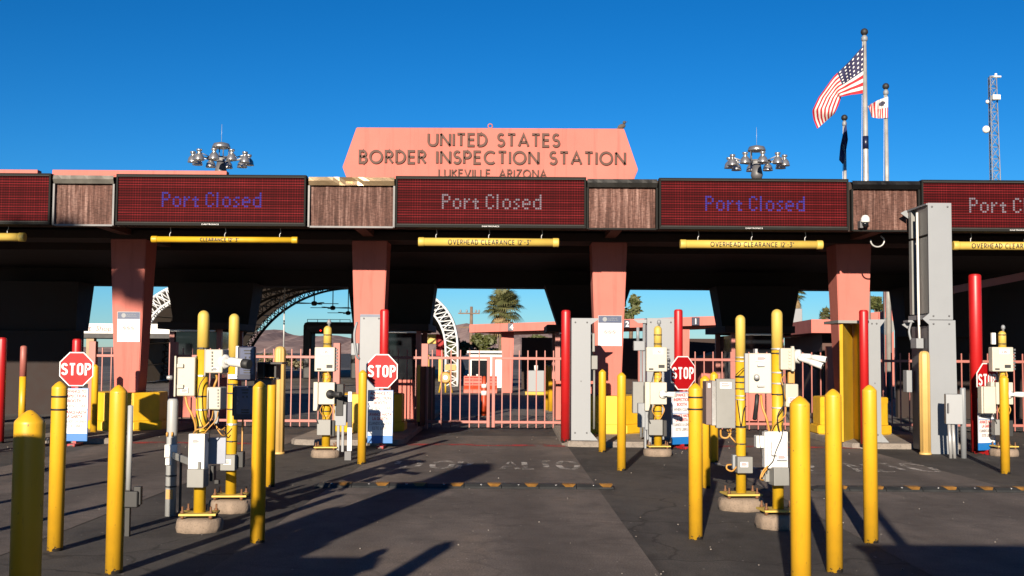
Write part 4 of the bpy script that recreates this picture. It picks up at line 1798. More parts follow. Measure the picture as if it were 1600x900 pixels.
b.box(q.x - .09, q.x + .1, Yr + .03, Yr + .25, a.z - .06, a.z - .005)
obj('stand', b, dgrey, t)

# thin grey post with black foot at the left
p5 = G(199, 838)
t = thing('slim_post', 'slim grey post with a black clamp and dark foot behind the left bollard', 'post', p5)
zt5, zm5 = Z(200, 634, p5.y), Z(200, 765, p5.y)
b = B()
b.lathe([(.025, zm5), (.025, zt5), (0, zt5 + .008)], p5, 14)
obj('upper_tube', b, sleeve_grey, t)
b = B()
b.box(p5.x - .022, p5.x + .022, p5.y - .022, p5.y + .022, 0, zm5, .003)
obj('foot', b, black, t)
b = B()
b.box(p5.x - .03, p5.x + .10, p5.y - .05, p5.y + .05, zm5 - .16, zm5 - .01, .01)
b.box(p5.x + .05, p5.x + .12, p5.y - .02, p5.y + .04, zm5 - .14, zm5 + .03, .008)
obj('clamp', b, black, t)

# --- right front poles
p6 = G(1158, 796)
E3 = thing('equipment_pole', 'yellow pole with a tall flat grey cabinet hung on its left side', 'equipment pole', p6, 'yellow poles carrying lane sensors')
Y6 = p6.y
pole_base(E3, p6, r1, Z(1155, 492, Y6), Z(1155, 562, Y6), .245, .13)
S6 = Y6 - .16
b = B()
pbox(b, 1119.5, 592, 1149, 669, S6, .10, .006)
cb = obj('cabinet', b, mgrey, E3)
b = B()
pbox(b, 1112.5, 595, 1119, 665, S6 + .01, .20, .004)
obj('cabinet_latch_side', b, alum, cb)
b = B()
a = at(1112, 597, S6)
b.box(X(1103.5, S6), X(1112.5, S6), S6 + .02, S6 + .26, Z(1107, 664, S6), Z(1107, 596, S6), .006)
obj('cabinet_back', b, paint('brown_grey_paint', (.15, .10, .095), .5), cb)
b = B()
pbox(b, 1106, 599, 1110, 606, S6 + .015, .006, 0)
obj('label_tag', b, sheet_white, cb)
b = B()
pbox(b, 1152, 714, 1176, 739.5, Y6 - .16, .13, .006, R(3))
bx = obj('grey_box', b, mgrey, E3)
b = B()
pbox(b, 1145, 711, 1151, 733, Y6 - .05, .09, .004)
obj('cable_gland', b, lgrey, bx)
for yy in (559, 565, 590, 598, 608, 619, 625, 668, 694):
    band(E3, p6, r1, Z(1157, yy, Y6), steel if yy in (559, 565, 619, 625) else None, h=.02 if yy in (590, 668) else .010)
for pts, rad, m in (
        (((1126, 670, S6 + .1), (1127, 682, S6 + .02), (1136, 684, S6), (1142, 676, S6), (1139, 669, S6 + .1)), .011, conduit),
        (((1136, 670, S6 + .1), (1140, 680, S6), (1148, 690, S6 - .02), (1150, 692, S6 + .03)), .009, conduit),
        (((1132, 672, S6 + .1), (1140, 676, S6), (1150, 672, S6)), .006, black),
        (((1151, 729, Y6 - .1), (1144, 736, Y6 - .12), (1136, 733, Y6 - .12), (1136, 727, Y6 - .12), (1143, 726, Y6 - .1)), .010, conduit),
        (((1150, 586, S6 + .05), (1156, 580, S6 - .03), (1162, 575, S6 + .02)), .005, black),
        (((1152, 625, S6 + .05), (1155, 645, S6 - .03), (1158, 665, S6 + .02), (1162, 640, S6 + .02), (1166, 635, S6 + .1)), .005, black)):
    cable(E3, pts, rad, m)

p7 = G(1216, 824)
E4 = thing('equipment_pole', 'yellow pole with cream boxes and two white bullet cameras, right foreground', 'equipment pole', p7, 'yellow poles carrying lane sensors')
Y7 = p7.y
pole_base(E4, p7, r1, Z(1211, 483, Y7), Z(1211, 548, Y7), .225, .13)
S7 = Y7 - .12
b = B()
pbox(b, 1173, 552, 1208, 615, S7 - .02, .22, .012, R(-10))
bx = obj('equipment_box', b, cream, E4)
b = B()
pbox(b, 1166.5, 552, 1174, 614, S7 + .02, .20, .006, R(-10))
obj('box_side', b, lgrey, bx)
b = B()
q = at(1182, 589, S7 - .06)
b.lathe([(.028, 0), (.028, .02), (.016, .035), (0, .036)], q, 14, (0, -1, 0))
pbox(b, 1184, 570, 1195, 572.5, S7 - .05, .03, .002)
pbox(b, 1184, 602, 1195, 604.5, S7 - .05, .03, .002)
pbox(b, 1180, 545, 1184, 553, S7 + .02, .1, .004)
obj('latch', b, steel, bx)
b = B()
pbox(b, 1219, 544, 1242, 578, S7 + .0, .18, .012, R(4))
bx = obj('camera_box', b, cream, E4)
b = B()
for k in range(6):
    yy = 547 + k * 5
    pbox(b, 1232.5, yy, 1235.5, yy + 3, S7 - .012, .02, .002)
pbox(b, 1237, 541, 1241, 580, S7 - .008, .05, .004)
obj('hinge_strip', b, cream, bx)
q = at(1243, 557, S7 + .06)
b = B()
b.lathe([(.07, 0), (.07, .045), (.055, .055)], q, 22, (.93, -.35, 0))
b.lathe([(.032, .055), (.028, .15)], q, 16, (.93, -.35, 0))
obj('camera_mount', b, white, bx)
for k, (sx_, sy_, ex, ey, dy) in enumerate(((1251, 560, 1285, 572, -.06), (1255, 556, 1291, 562, .14))):
    c0, c1 = at(sx_, sy_, S7 + .02 + dy), at(ex, ey, S7 - .10 + dy)
    ax = (c1 - c0).normalized()
    L = (c1 - c0).length
    b = B()
    b.lathe([(.018, -.03), (.027, .0), (.027, L * .45), (.031, L * .46), (.031, L), (.025, L + .001)], c0, 20, ax)
    cm = obj('bullet_camera', b, white, E4)
    b = B()
    b.lathe([(.0245, L - .010), (.024, L + .003), (0, L + .004)], c0, 20, ax)
    obj('lens', b, glass_dark, cm)
b = B()
pbox(b, 1227, 600, 1247, 636, S7 + .02, .17, .012, R(5))
bx = obj('small_box', b, cream, E4)
b = B()
pbox(b, 1232, 580, 1242, 599, S7 + .09, .06, .008)
obj('conduit_sleeve', b, conduit, E4)
b = B()
pbox(b, 1199.5, 674.5, 1231, 732, S7 - .03, .15, .006)
bx = obj('white_case', b, white, E4)
b = B()
pbox(b, 1195, 675.5, 1199, 731, S7 + .0, .12, .004)
pbox(b, 1182, 681, 1194, 700, S7 + .04, .12, .008)
pbox(b, 1206, 690, 1231, 712, S7 - .085, .05, .01)
obj('side_unit', b, white, bx)
b = B()
pbox(b, 1207.5, 731, 1232, 759, S7 - .10, .16, .006, R(8))
bx2 = obj('grey_box', b, mgrey, E4)
b = B()
pbox(b, 1196, 735, 1206, 753, S7 + .02, .1, .005)
pbox(b, 1190, 735, 1196, 752, S7 + .06, .05, .005)
obj('cable_gland', b, mgrey, bx2)
for yy in (546, 553, 583, 600, 617, 638):
    band(E4, p7, r1, Z(1213, yy, Y7), steel if yy in (546, 583, 600, 638) else None)
for pts, rad, m in (
        (((1189, 617, S7 + .05), (1191, 635, S7 + .0), (1198, 655, S7 - .02), (1202, 674, S7)), .012, conduit),
        (((1183, 617, S7 + .05), (1182, 632, S7 + .02), (1179, 655, S7 + .1)), .022, black),
        (((1222, 580, S7), (1223, 600, S7 - .05), (1225, 630, S7 - .06), (1215, 650, S7 - .08), (1218, 675, S7 - .05)), .006, black),
        (((1228, 636, S7), (1226, 650, S7 - .03), (1212, 660, S7 - .05), (1205, 674, S7)), .006, conduit),
        (((1222, 660, S7 - .04), (1222, 680, S7 - .09), (1212, 706, S7 - .09), (1208, 720, S7 - .06), (1200, 730, S7 - .04), (1198, 740, S7)), .005, black),
        (((1200, 728, S7 - .02), (1192, 736, S7 - .04), (1188, 748, S7 - .04), (1193, 750, S7)), .008, conduit),
        (((1200, 731, S7 - .02), (1194, 738, S7 - .05), (1190, 746, S7 - .06)), .008, conduit),
        (((1188, 668, S7 + .05), (1187, 690, S7 + .02), (1191, 715, S7 + .05)), .003, black),
        (((1227, 585, S7), (1221, 592, S7 - .04), (1224, 606, S7 - .05), (1228, 625, S7 - .02)), .006, conduit)):
    cable(E4, pts, rad, m)


# --- LBI poles at the islands
def lbi(px, base_y, dx, label, top, wide=1.0, mirror=False, extra=True):
    p = G(px, base_y)
    Y = p.y
    S = Y - .14
    t = thing('equipment_pole', label, 'equipment pole', p, 'yellow poles carrying lane sensors')
    pole_base(t, p, .068, Z(px, top, Y), Z(px, 541, Y), .235, .12)
    x = px - 509
    b = B()
    pbox(b, 491 + x, 542.5, 523.5 + x, 580.5, S - .02, .17, .015)
    bx = obj('equipment_box', b, cream, t)
    b = B()
    pbox(b, 501.5 + x, 545.5, 517 + x, 553, S - .0225, .003, 0)
    obj('name_plate', b, sheet_white, bx)
    b = B()
    ca = at(509 + x, 551.8, S)
    text(b, 'LBI', ca.x, ca.z, S - .023, .045, .085, .002, .01)
    obj('lettering', b, textred, bx)
    b = B()
    pbox(b, 495 + x, 575.5, 502 + x, 578, S - .023, .004, 0)
    pbox(b, 510 + x, 570, 519.5 + x, 575, S - .023, .003, 0)
    obj('badge', b, black, bx)
    b = B()
    for k in range(7):
        pbox(b, 524 + x, 545 + k * 5, 527 + x, 548 + k * 5, S + .03, .05, .003)
    obj('hinge_strip', b, dgrey, bx)
    b = B()
    q = Vector((p.x + .02, p.y, Z(px, top, Y)))
    b.lathe([(.02, -.01), (.02, .03), (.034, .035), (.034, .075), (.02, .10), (0, .105)], q, 14)
    obj('beacon', b, lgrey, t)
    b = B()
    pbox(b, 497 + x, 597.5, 523 + x, 632, S - .06, .2, .012)
    b2 = obj('camera_box', b, cream, t)
    b = B()
    pbox(b, 489 + x, 597, 497 + x, 642, S + .02, .16, .01)
    obj('case_flange', b, cream, b2)
    q = at(516 + x, 616, S - .06)
    b = B()
    b.lathe([(.075, 0), (.07, .04), (.03, .045), (.028, .10)], q, 20, (.5, -.85, 0))
    b.lathe([(.035, .09), (.045, .11), (.045, .25), (.036, .252)], q, 18, (.75, -.62, 0))
    cm = obj('bullet_camera', b, white, b2) if x > 100 else obj('bullet_camera', b, black, b2)
    b = B()
    pbox(b, 495 + x, 656, 516.5 + x, 680, S - .06, .16, .006)
    b3 = obj('grey_box', b, mgrey, t)
    b = B()
    pbox(b, 517.5 + x, 657, 523 + x, 682, S + .02, .1, .005)
    obj('cable_gland', b, black, b3)
    for yy in (586, 592, 643, 650, 524, 538):
        band(t, p, .068, Z(px, yy, Y), None if yy in (524, 538, 643) else conduit, h=.014)
    for pts, rad, m in (
            (((503 + x, 581, S), (501 + x, 590, S - .04), (499 + x, 600, S)), .008, black),
            (((512 + x, 581, S), (514 + x, 588, S - .04), (510 + x, 596, S - .02)), .010, conduit),
            (((515 + x, 632, S), (519 + x, 640, S - .05), (515 + x, 650, S - .02), (511 + x, 656, S)), .010, conduit),
            (((505 + x, 632, S), (500 + x, 641, S - .06), (505 + x, 651, S - .03), (503 + x, 657, S)), .008, conduit),
            (((498 + x, 632, S), (494 + x, 650, S - .05), (497 + x, 662, S - .06)), .012, black)):
        cable(t, pts, rad, m)
    return t, x, S


E5, x, S = lbi(509, 714, 0, 'LBI equipment pole between the cream fluted post and the slim bollard', 509)
b = B()
pbox(b, 524, 600, 537, 650, S + .05, .15, .01)
pbox(b, 534, 617, 543, 660, S + .1, .12, .008)
dv = obj('drive_unit', b, black, E5)
b = B()
pbox(b, 522, 632, 541, 665, S + .06, .06, .006)
pbox(b, 526, 665, 530.5, 706, S + .06, .04, .004)
pbox(b, 533, 665, 537.5, 706, S + .06, .04, .004)
obj('stand', b, lgrey, E5)
E6, x, S = lbi(1028, 712, 0, 'LBI equipment pole with orange looms beside the placard column', 509)
b = B()
pbox(b, 1008, 600, 1019, 672, S + .10, .12, .01)
pbox(b, 997, 630, 1010, 668, S + .15, .14, .01)
obj('side_cabinet', b, lgrey, E6)
b = B()
pbox(b, 1014, 668, 1018, 708, S + .12, .05, .004)
pbox(b, 1007, 668, 1010, 708, S + .16, .05, .004)
obj('stand', b, lgrey, E6)
b = B()
pbox(b, 1014, 640, 1021, 655, S + .0, .08, .01)
obj('motor', b, black, E6)
E7, x, S = lbi(1569, 712, 0, 'rightmost LBI equipment pole behind a yellow bollard', 517)
b = B()
pbox(b, 1538, 604, 1556, 646, S - .10, .2, .012)
pbox(b, 1534, 604, 1538, 646, S - .06, .16, .004)
obj('junction_cabinet', b, cream, E7)
b = B()
pbox(b, 1550, 520, 1556, 538, S + .05, .06, .006)
obj('antenna_case', b, white, E7)

again(E5, (-8.92, E5.location.y, 0), 'LBI equipment pole of the far left lane, out of view')  # pole copy added outside the frame to shade the left board
# striped barrier arm stub beside the left LBI pole
Yz = 18.4
t = thing('barrier_arm', 'upright white and dark barrier arm end beside the left LBI pole', 'barrier', (X(546, Yz), Yz, 0))
b = B()
pbox(b, 542, 668, 550, 705, Yz, .05, .01)
pbox(b, 543.5, 612, 550, 628, Yz, .05, .01)
obj('light_section', b, sheet_white, t)
b = B()
pbox(b, 542.5, 628.2, 550, 667.8, Yz, .05, .004)
obj('dark_section', b, navy, t)
b = B()
b.box(X(541, Yz), X(551, Yz), Yz - .02, Yz + .1, 0, Z(546, 705.5, Yz))
obj('shoe', b, dgrey, t)

# ------------------------------------------------------------------ speed bumps
marker = paint('worn_orange_marker', (.30, .14, .022), .6, var=.6, scale=5, dirt=.8)


def bump(xa, xb, y, label):
    t = thing('speed_bump', label, 'speed bump', ((xa + xb) / 2, y, 0), 'black rubber speed bumps across the lanes')
    prof = [(-.15, 0), (-.13, .022), (-.07, .05), (.07, .05), (.13, .022), (.15, 0)]
    n = round((xb - xa) / .475)
    L = (xb - xa) / n
    for k in range(n):
        x0, x1 = xa + k * L + .004, xa + (k + 1) * L - .004
        b = B()
        e0 = .10 if k == 0 else 0
        e1 = .10 if k == n - 1 else 0
        va = [b.bm.verts.new((x0 + (e0 if z > .03 else 0), y + v, .006 + z)) for v, z in prof]
        vb = [b.bm.verts.new((x1 - (e1 if z > .03 else 0), y + v, .006 + z)) for v, z in prof]
        for q in range(5):
            b.bm.faces.new((va[q], vb[q], vb[q + 1], va[q + 1]))
        b.bm.faces.new(va[::-1])
        b.bm.faces.new(vb)
        b.bm.faces.new((va[0], va[5], vb[5], vb[0]))
        sg = obj('rubber_segment', b, rub, t)
        # orange tile set in the ramp, and the fixing bolt heads
        cx_ = x1 - .09
        b = B()
        b.quad((cx_ - .045, y - .131, .006 + .0245), (cx_ + .05, y - .131, .006 + .0245), (cx_ + .085, y - .069, .006 + .0535), (cx_ - .085, y - .069, .006 + .0535))
        b.quad((cx_ - .085, y - .069, .006 + .0535), (cx_ + .085, y - .069, .006 + .0535), (cx_ + .085, y + .069, .006 + .0535), (cx_ - .085, y + .069, .006 + .0535))
        obj('marker_tile', b, marker, sg)
        b = B()
        b.lathe([(.016, 0), (.016, .004), (0, .005)], ((x0 + x1) / 2 - .02, y - .09, .006 + .045), 10, (0, -.4, .9))
        obj('bolt_head', b, alum, sg)


rub = paint('bump_rubber', (.022, .023, .023), .6, var=.3, scale=6, dirt=.2)
yb = G(757, 762).y
bump(G(498, 757).x, G(957, 762).x, yb, 'black rubber speed bump with worn orange markers across the centre lane')
bump(G(1262, 764).x, G(1262, 764).x + 4.6, G(1420, 767).y, 'black rubber speed bump with orange markers across the right lane')

# ------------------------------------------------------------------ fence and gate
YG = 26.0
zr1, zr0 = 1.60, .17


def fence(xa, xb, label, cat='fence', name='picket_fence', post=True, stiles=False, lean=0.0, y=YG):
    t = thing(name, label, cat, ((xa + xb) / 2, y, 0), 'pink steel pickets across the lanes')
    b = B()
    n = max(2, round((xb - xa) / .2))
    for k in range(1, n):
        x = xa + (xb - xa) * k / n
        b.box(x - .0125, x + .0125, y - .0125, y + .0125, .045, 1.78)
    obj('pickets', b, pink_rail, t)
    for z, nm in ((zr1, 'top_rail'), (zr0, 'bottom_rail')):
        b = B()
        b.box(xa, xb, y - .026, y + .026, z - .030, z + .030, .005)
        obj(nm, b, pink_rail, t)
    for x in ((xa, xb) if (post or stiles) else ()):
        b = B()
        wd = .035 if stiles else .075
        b.box(x - wd, x + wd, y - wd - .004, y + wd + .004, .05 if stiles else 0, zr1 + (.03 if stiles else .32), .006)
        obj('stile' if stiles else 'post', b, pink_rail, t)
    return t


fence(X(146, YG), -8.6, 'pink picket fence in the dark left lane, ending at the leftmost column')
fence(-7.6, -3.93, 'pink picket fence across the left lane before the desert hills')
fence(-3.35, -1.95, 'short pink picket fence beside the centre-left booth')
fence(X(661, YG), X(763.5, YG), 'left leaf of the closed pink picket gate', 'gate', 'picket_gate', False, True)
fence(X(771.5, YG), X(905, YG), 'right leaf of the closed pink picket gate', 'gate', 'picket_gate', False, True)
fence(X(1002, YG), X(1296, YG), 'pink picket fence across the right lane behind the grey cabinet')
fence(X(1352, YG), X(1720, YG), 'pink picket fence behind the tall grey pillar')
# flung-open leaf in yellow and its shaded panel by the left leaf
Yo = 25.4
t = thing('gate_panel', 'yellow edged dark panel standing open left of the gate leaf', 'gate', (X(660, Yo), Yo, 0))
b = B()
b.box(X(652, Yo), X(657, Yo), Yo, Yo + .06, .2, 1.45, .006)
obj('yellow_edge', b, yellow_plain, t)
b = B()
b.slab([(X(657, Yo) + .004, Yo), (X(678, 26.4), 26.9), (X(678, 26.4) - .04, 26.92), (X(657, Yo) - .04, Yo + .03)], .1, 1.4)
obj('panel', b, dark_brown, t)

# ------------------------------------------------------------------ booths under the canopy
booth_labels = ['dark inspection booth behind the leftmost column', 'inspection booth in shade beside the centre-left column', 'inspection booth in shade behind the placard column', 'inspection booth in shade behind the right foreground poles']
bth = None
for (pc, lab) in ((320, 0), (622, 1), (905, 2), (1172, 3)):
    xc = X(pc, 29.2)
    if bth is None:
        bth = thing('inspection_booth', booth_labels[0], 'booth', (xc, 29.2, .1), 'inspection booths under the canopy')
        b = B()
        b.box(xc - .62, xc + .62, 28.3, 30.6, .1, 1.05, .01)
        obj('lower_wall', b, pink, bth)
        for sx in (-1, 1):
            for yy in (28.36, 30.54):
                b = B()
                b.box(xc + sx * .58 - .06, xc + sx * .58 + .06, yy - .06, yy + .06, 1.051, 2.25)
                obj('corner_post', b, pink_rail, bth)
        b = B()
        b.box(xc - .53, xc + .53, 28.38, 30.5, 1.052, 2.2)
        obj('window', b, glass_dark, bth)
        b = B()
        b.box(xc - .85, xc + .85, 28.0, 30.9, 2.251, 2.42, .01)
        obj('roof', b, dark_brown, bth)
        b = B()
        b.box(xc - .55, xc + .55, 28.02, 28.10, 2.19, 2.235, .008)
        obj('tube_light', b, white, bth)
    else:
        again(bth, (xc, 29.2, .1), booth_labels[lab])

# ------------------------------------------------------------------ lamp clusters beyond the canopy
YLm = 45.0


def highmast(px, yl, label):
    p = Vector((X(px, YLm), YLm, 0))
    zc = Z(px, yl, YLm)
    t = thing('high_mast_light', label, 'lamp post', p, 'high mast lights behind the canopy')
    b = B()
    b.lathe([(.30, 0), (.26, 3), (.15, zc + .1)], p, 20)
    obj('mast', b, steel, t)
    b = B()
    b.lathe([(.19, zc - .65), (.24, zc - .5), (.16, zc - .1)], p, 16)
    obj('mast_head', b, dgrey, t)
    b = B()
    b.lathe([(.34, zc + .45), (.36, zc + .49), (.30, zc + .62), (.12, zc + .67), (0, zc + .68)], p, 22)
    obj('hood', b, alum, t)
    b = B()
    b.cyl(p + Vector((0, 0, zc + .66)), p + Vector((0, 0, zc + 1.4)), .006, n=6)
    obj('lightning_rod', b, steel, t)
    b = B()
    ringr = .55
    b.tube([p + Vector((ringr * math.cos(k * math.pi / 8), ringr * math.sin(k * math.pi / 8), zc + .02)) for k in range(17)], .03, 6)
    for k in range(4):
        a = k * math.pi / 2 + .5
        b.cyl(p + Vector((.3 * math.cos(a), .3 * math.sin(a), zc + .03)), p + Vector((.3 * math.cos(a), .3 * math.sin(a), zc + .5)), .022, n=6)
    obj('ring', b, dgrey, t)
    for k in range(10):
        a = R(18 + 36 * k)
        dx, dy = math.cos(a), math.sin(a)
        b = B()
        q0 = p + Vector((ringr * dx, ringr * dy, zc + .02))
        q1 = p + Vector((1.07 * dx, 1.07 * dy, zc + .14))
        b.cyl(q0, q1, .022, n=6)
        ar = obj('arm', b, steel, t)
        b = B()
        c = q1 + Vector((0, 0, -.02))
        b.lathe([(.205, -.30), (.20, -.27), (.17, -.13), (.10, -.04), (.07, -.02), (.07, .05), (.11, .06), (.11, .13), (.0, .135)], c, 18)
        lm = obj('lamp_head', b, alum, ar)


highmast(339, 249, 'high mast light with a ring of bell lamps over the left roof')
highmast(1184, 254, 'high mast light with a ring of bell lamps over the right roof')


# ------------------------------------------------------------------ flags
def flagpole(px_top, ytop, px_bot, Y, r, label, band_=False):
    p = Vector((X(px_bot, Y), Y, 0))
    zt_ = Z(px_top, ytop, Y)
    t = thing('flagpole', label, 'flagpole', p, 'flagpoles behind the canopy')
    b = B()
    b.lathe([(r, 0), (r * .95, zt_ * .5), (r * .55, zt_ - .15)], p, 18)
    obj('pole', b, paint('pole_aluminium', (.66, .64, .60), .35, .55) if 'pole_aluminium' not in MATS else MATS['pole_aluminium'], t)
    b = B()
    b.ball((p.x, p.y, zt_), .13, n=10)
    obj('finial', b, black, t)
    b = B()
    b.lathe([(r * .6, zt_ - .34), (r * .95, zt_ - .3), (r * .95, zt_ - .2), (r * .5, zt_ - .12)], p, 14)
    obj('truck_collar', b, lgrey, t)
    if band_:
        b = B()
        z0, z1 = Z(px_bot, 233, Y), Z(px_bot, 213, Y)
        rr = r * .8
        b.lathe([(rr + .012, z0), (rr + .012, z1)], p, 18)
        obj('dark_band', b, navy, t)
    b = B()
    b.tube([(p.x - r - .06, Y, .8), (p.x - r * .9 - .06, Y, zt_ * .55), (p.x - r * .62, Y, zt_ - .3)], .006, 5)
    obj('halyard', b, white, t)
    return p, zt_


pA, _ = flagpole(1349, 50, 1356, 40.0, .115, 'tallest flagpole, with a dark band, flying the striped national flag', True)
pB, _ = flagpole(1387, 135, 1389, 44.0, .105, 'flagpole right of the tallest, flying the upright-striped flag')
pC, _ = flagpole(1322, 184, 1323, 46.0, .095, 'shorter flagpole with the hanging dark blue flag')


def flag_mesh(Y, top, bot, nu=40, nv=26, amp=.12, waves=2.3):
    """cloth between two edge curves given as (u, px, py); u runs from hoist to fly"""
    def ev(c, u):
        for a, b_ in zip(c, c[1:]):
            if u <= b_[0]:
                k = (u - a[0]) / (b_[0] - a[0])
                k = k * k * (3 - 2 * k) * .35 + k * .65
                return a[1] + (b_[1] - a[1]) * k, a[2] + (b_[2] - a[2]) * k
        return c[-1][1], c[-1][2]
    b = B()
    uv = b.bm.loops.layers.uv.new('UVMap')
    V = []
    for i in range(nu + 1):
        u = i / nu
        tx, ty = ev(top, u)
        bx_, by_ = ev(bot, u)
        row = []
        for j in range(nv + 1):
            v = j / nv
            px, py = tx + (bx_ - tx) * v, ty + (by_ - ty) * v
            d = amp * u * math.sin(waves * 2 * math.pi * u - v * 2.6) + .05 * u * math.sin(9 * u + 5 * v)
            p = at(px, py, Y + d * 1.5)
            row.append((b.bm.verts.new(p), u, v))
        V.append(row)
    for i in range(nu):
        for j in range(nv):
            q = (V[i][j], V[i][j + 1], V[i + 1][j + 1], V[i + 1][j])
            f = b.bm.faces.new([z[0] for z in q])
            f.smooth = True
            for lp, z in zip(f.loops, q):
                lp[uv].uv = (z[1], z[2])
    return b


def us_mat():
    k = NT('flag_cloth_stripes')
    tc = k.n('ShaderNodeTexCoord')
    s = k.n('ShaderNodeSeparateXYZ')
    k.l(tc.outputs['UV'], s.inputs[0])
    u, v = s.outputs['X'], s.outputs['Y']
    st = k.math('LESS_THAN', k.math('FRACT', k.math('MULTIPLY', v, 6.5)), .5)
    c = k.mixc(st, (.55, .53, .50), (.36, .006, .014))
    can = k.math('MULTIPLY', k.math('LESS_THAN', u, .42), k.math('LESS_THAN', v, 7 / 13))
    fx = k.math('SUBTRACT', k.math('FRACT', k.math('MULTIPLY', u, 6 / .42)), .5)
    fy = k.math('SUBTRACT', k.math('FRACT', k.math('MULTIPLY', v, 5 / (7 / 13))), .5)
    dd = k.math('ADD', k.math('MULTIPLY', fx, fx), k.math('MULTIPLY', fy, fy))
    star = k.math('LESS_THAN', dd, .040)
    cc = k.mixc(star, (.010, .009, .045), (.55, .54, .52))
    c = k.mixc(can, c, cc)
    k.l(c, k.b.inputs['Base Color'])
    k.b.inputs['Roughness'].default_value = .8
    return k.m


def ensign_mat():
    k = NT('flag_cloth_upright')
    tc = k.n('ShaderNodeTexCoord')
    s = k.n('ShaderNodeSeparateXYZ')
    k.l(tc.outputs['UV'], s.inputs[0])
    u, v = s.outputs['X'], s.outputs['Y']
    st = k.math('LESS_THAN', k.math('FRACT', k.math('MULTIPLY', u, 8)), .5)
    c = k.mixc(st, (.58, .56, .53), (.44, .012, .02))
    can = k.math('MULTIPLY', k.math('LESS_THAN', u, .55), k.math('LESS_THAN', v, .5))
    fx = k.math('DIVIDE', k.math('SUBTRACT', u, .32), .20)
    fy = k.math('DIVIDE', k.math('SUBTRACT', v, .26), .17)
    d = k.math('ADD', k.math('MULTIPLY', fx, fx), k.math('MULTIPLY', fy, fy))
    d = k.math('ADD', d, k.math('MULTIPLY', k.noise(tc.outputs['UV'], 14, 3), 1.1))
    eg = k.math('LESS_THAN', d, 1.15)
    cc = k.mixc(eg, (.58, .56, .53), (.04, .04, .07))
    c = k.mixc(can, c, cc)
    k.l(c, k.b.inputs['Base Color'])
    k.b.inputs['Roughness'].default_value = .8
    return k.m


b = flag_mesh(39.9, [(0, 1350, 70), (.25, 1326, 97), (.48, 1303, 119), (.72, 1279, 152), (.86, 1269, 173), (.94, 1271, 187), (1, 1277, 201)],
              [(0, 1348, 146), (.3, 1330, 148), (.55, 1314.5, 151), (.72, 1314, 153), (.85, 1310, 165), (1, 1304, 178)], amp=.16)
tag(obj('national_flag', b, us_mat(), fix=False), 'large stars and stripes flag blowing left from the tallest pole', 'flag')
b = flag_mesh(43.9, [(0, 1387.5, 151), (.5, 1373, 156), (.8, 1360, 163), (1, 1356, 166)],
              [(0, 1387.5, 184), (.5, 1373, 185), (.8, 1362, 183), (1, 1358, 170)], amp=.16)
tag(obj('ensign_flag', b, ensign_mat(), fix=False), 'smaller flag with upright red stripes and a dark emblem', 'flag')
b = flag_mesh(45.9, [(0, 1322, 189), (.3, 1319, 200), (.7, 1313, 228), (1, 1311, 250)],
              [(0, 1325, 218), (.3, 1324, 224), (.7, 1321, 241), (1, 1317, 257)], amp=.10)
tag(obj('blue_flag', b, paint('blue_flag_cloth', (.012, .022, .10), .8), fix=False), 'dark blue flag hanging limp on the shorter pole', 'flag')

# ------------------------------------------------------------------ lattice mast
YT = 70.0
mast_steel = paint('dull_mast_steel', (.27, .28, .30), .6, .2)
t = thing('radio_mast', 'steel lattice radio mast with dish antennas at the right', 'mast', (X(1560, YT), YT, 0))
zt_ = Z(1556, 120, YT)
cx_ = X(1561, YT)
b = B()


def legp(k, z):
    r = .50 - .22 * z / zt_
    a = R(90 + 120 * k + 20)
    xo = cx_ - .16 * (z / zt_)
    return Vector((xo + r * math.cos(a), YT + r * math.sin(a), z))


for k in range(3):
    b.cyl(legp(k, 0), legp(k, zt_), .030, n=6)
obj('leg_frame', b, mast_steel, t)
b = B()
nb = 26
for i in range(nb):
    z0, z1 = zt_ * i / nb, zt_ * (i + 1) / nb
    for k in range(3):
        k2 = (k + 1) % 3
        b.cyl(legp(k, z0), legp(k2, z1), .016, n=5)
        b.cyl(legp(k2, z0), legp(k, z1), .016, n=5)
        b.cyl(legp(k, z1), legp(k2, z1), .016, n=5)
obj('lattice', b, mast_steel, t)
for (px, py, r) in ((1541, 203, .21), (1543, 160, .10)):
    q = at(px, py, YT - .4)
    b = B()
    b.lathe([(r * .5, -.1), (r, 0), (r, .28), (0, .30)], q, 18, (-.4, -.9, 0))
    b.cyl(q, (cx_ - .4, YT, q.z), .025, n=6)
    obj('dish', b, white, t)
b = B()
q = at(1557, 152, YT - .4)
b.box(q.x - .25, q.x + .22, YT - .5, YT - .2, q.z - .15, q.z + .15, .02)
q = at(1556, 120, YT)
b.box(q.x - .3, q.x + .3, YT - .1, YT + .1, q.z - .05, q.z + .05, .02)
b.lathe([(.08, 0), (.08, .2), (0, .22)], (q.x, YT, q.z), 10)
obj('antenna', b, white, t)

# ------------------------------------------------------------------ arched fabric tunnel
def ring_pt(end, d, a):
    """a point of the shelter's section, d metres inside its outer line: flat-topped with upright legs in front, rounder behind"""
    if end == 0:
        c = Vector((X(460, 60), 60, 0))
        w_, h_, zs = 8.5 - d, 4.42 - d, 1.38
        if a < 18 or a > 162:
            k_ = (a - 8) / 10 if a < 90 else (172 - a) / 10
            return c + Vector((w_ if a < 90 else -w_, 0, zs * k_))
        th = R((a - 18) / 144 * 180)
        cx_, sx_ = math.cos(th), math.sin(th)
        return c + Vector((math.copysign(abs(cx_) ** (2 / 3), cx_) * w_, 0, zs + max(sx_, 0) ** (2 / 3) * h_))
    c = Vector((X(548, 97), 97, -2.34))
    rr = 9.95 - d * .8
    a2 = 15 + (a - 8) / 164 * 150
    return c + Vector((rr * math.cos(R(a2)), 0, rr * math.sin(R(a2))))


def tun(f, rr, a):
    return ring_pt(0, rr, a).lerp(ring_pt(1, rr, a), f)


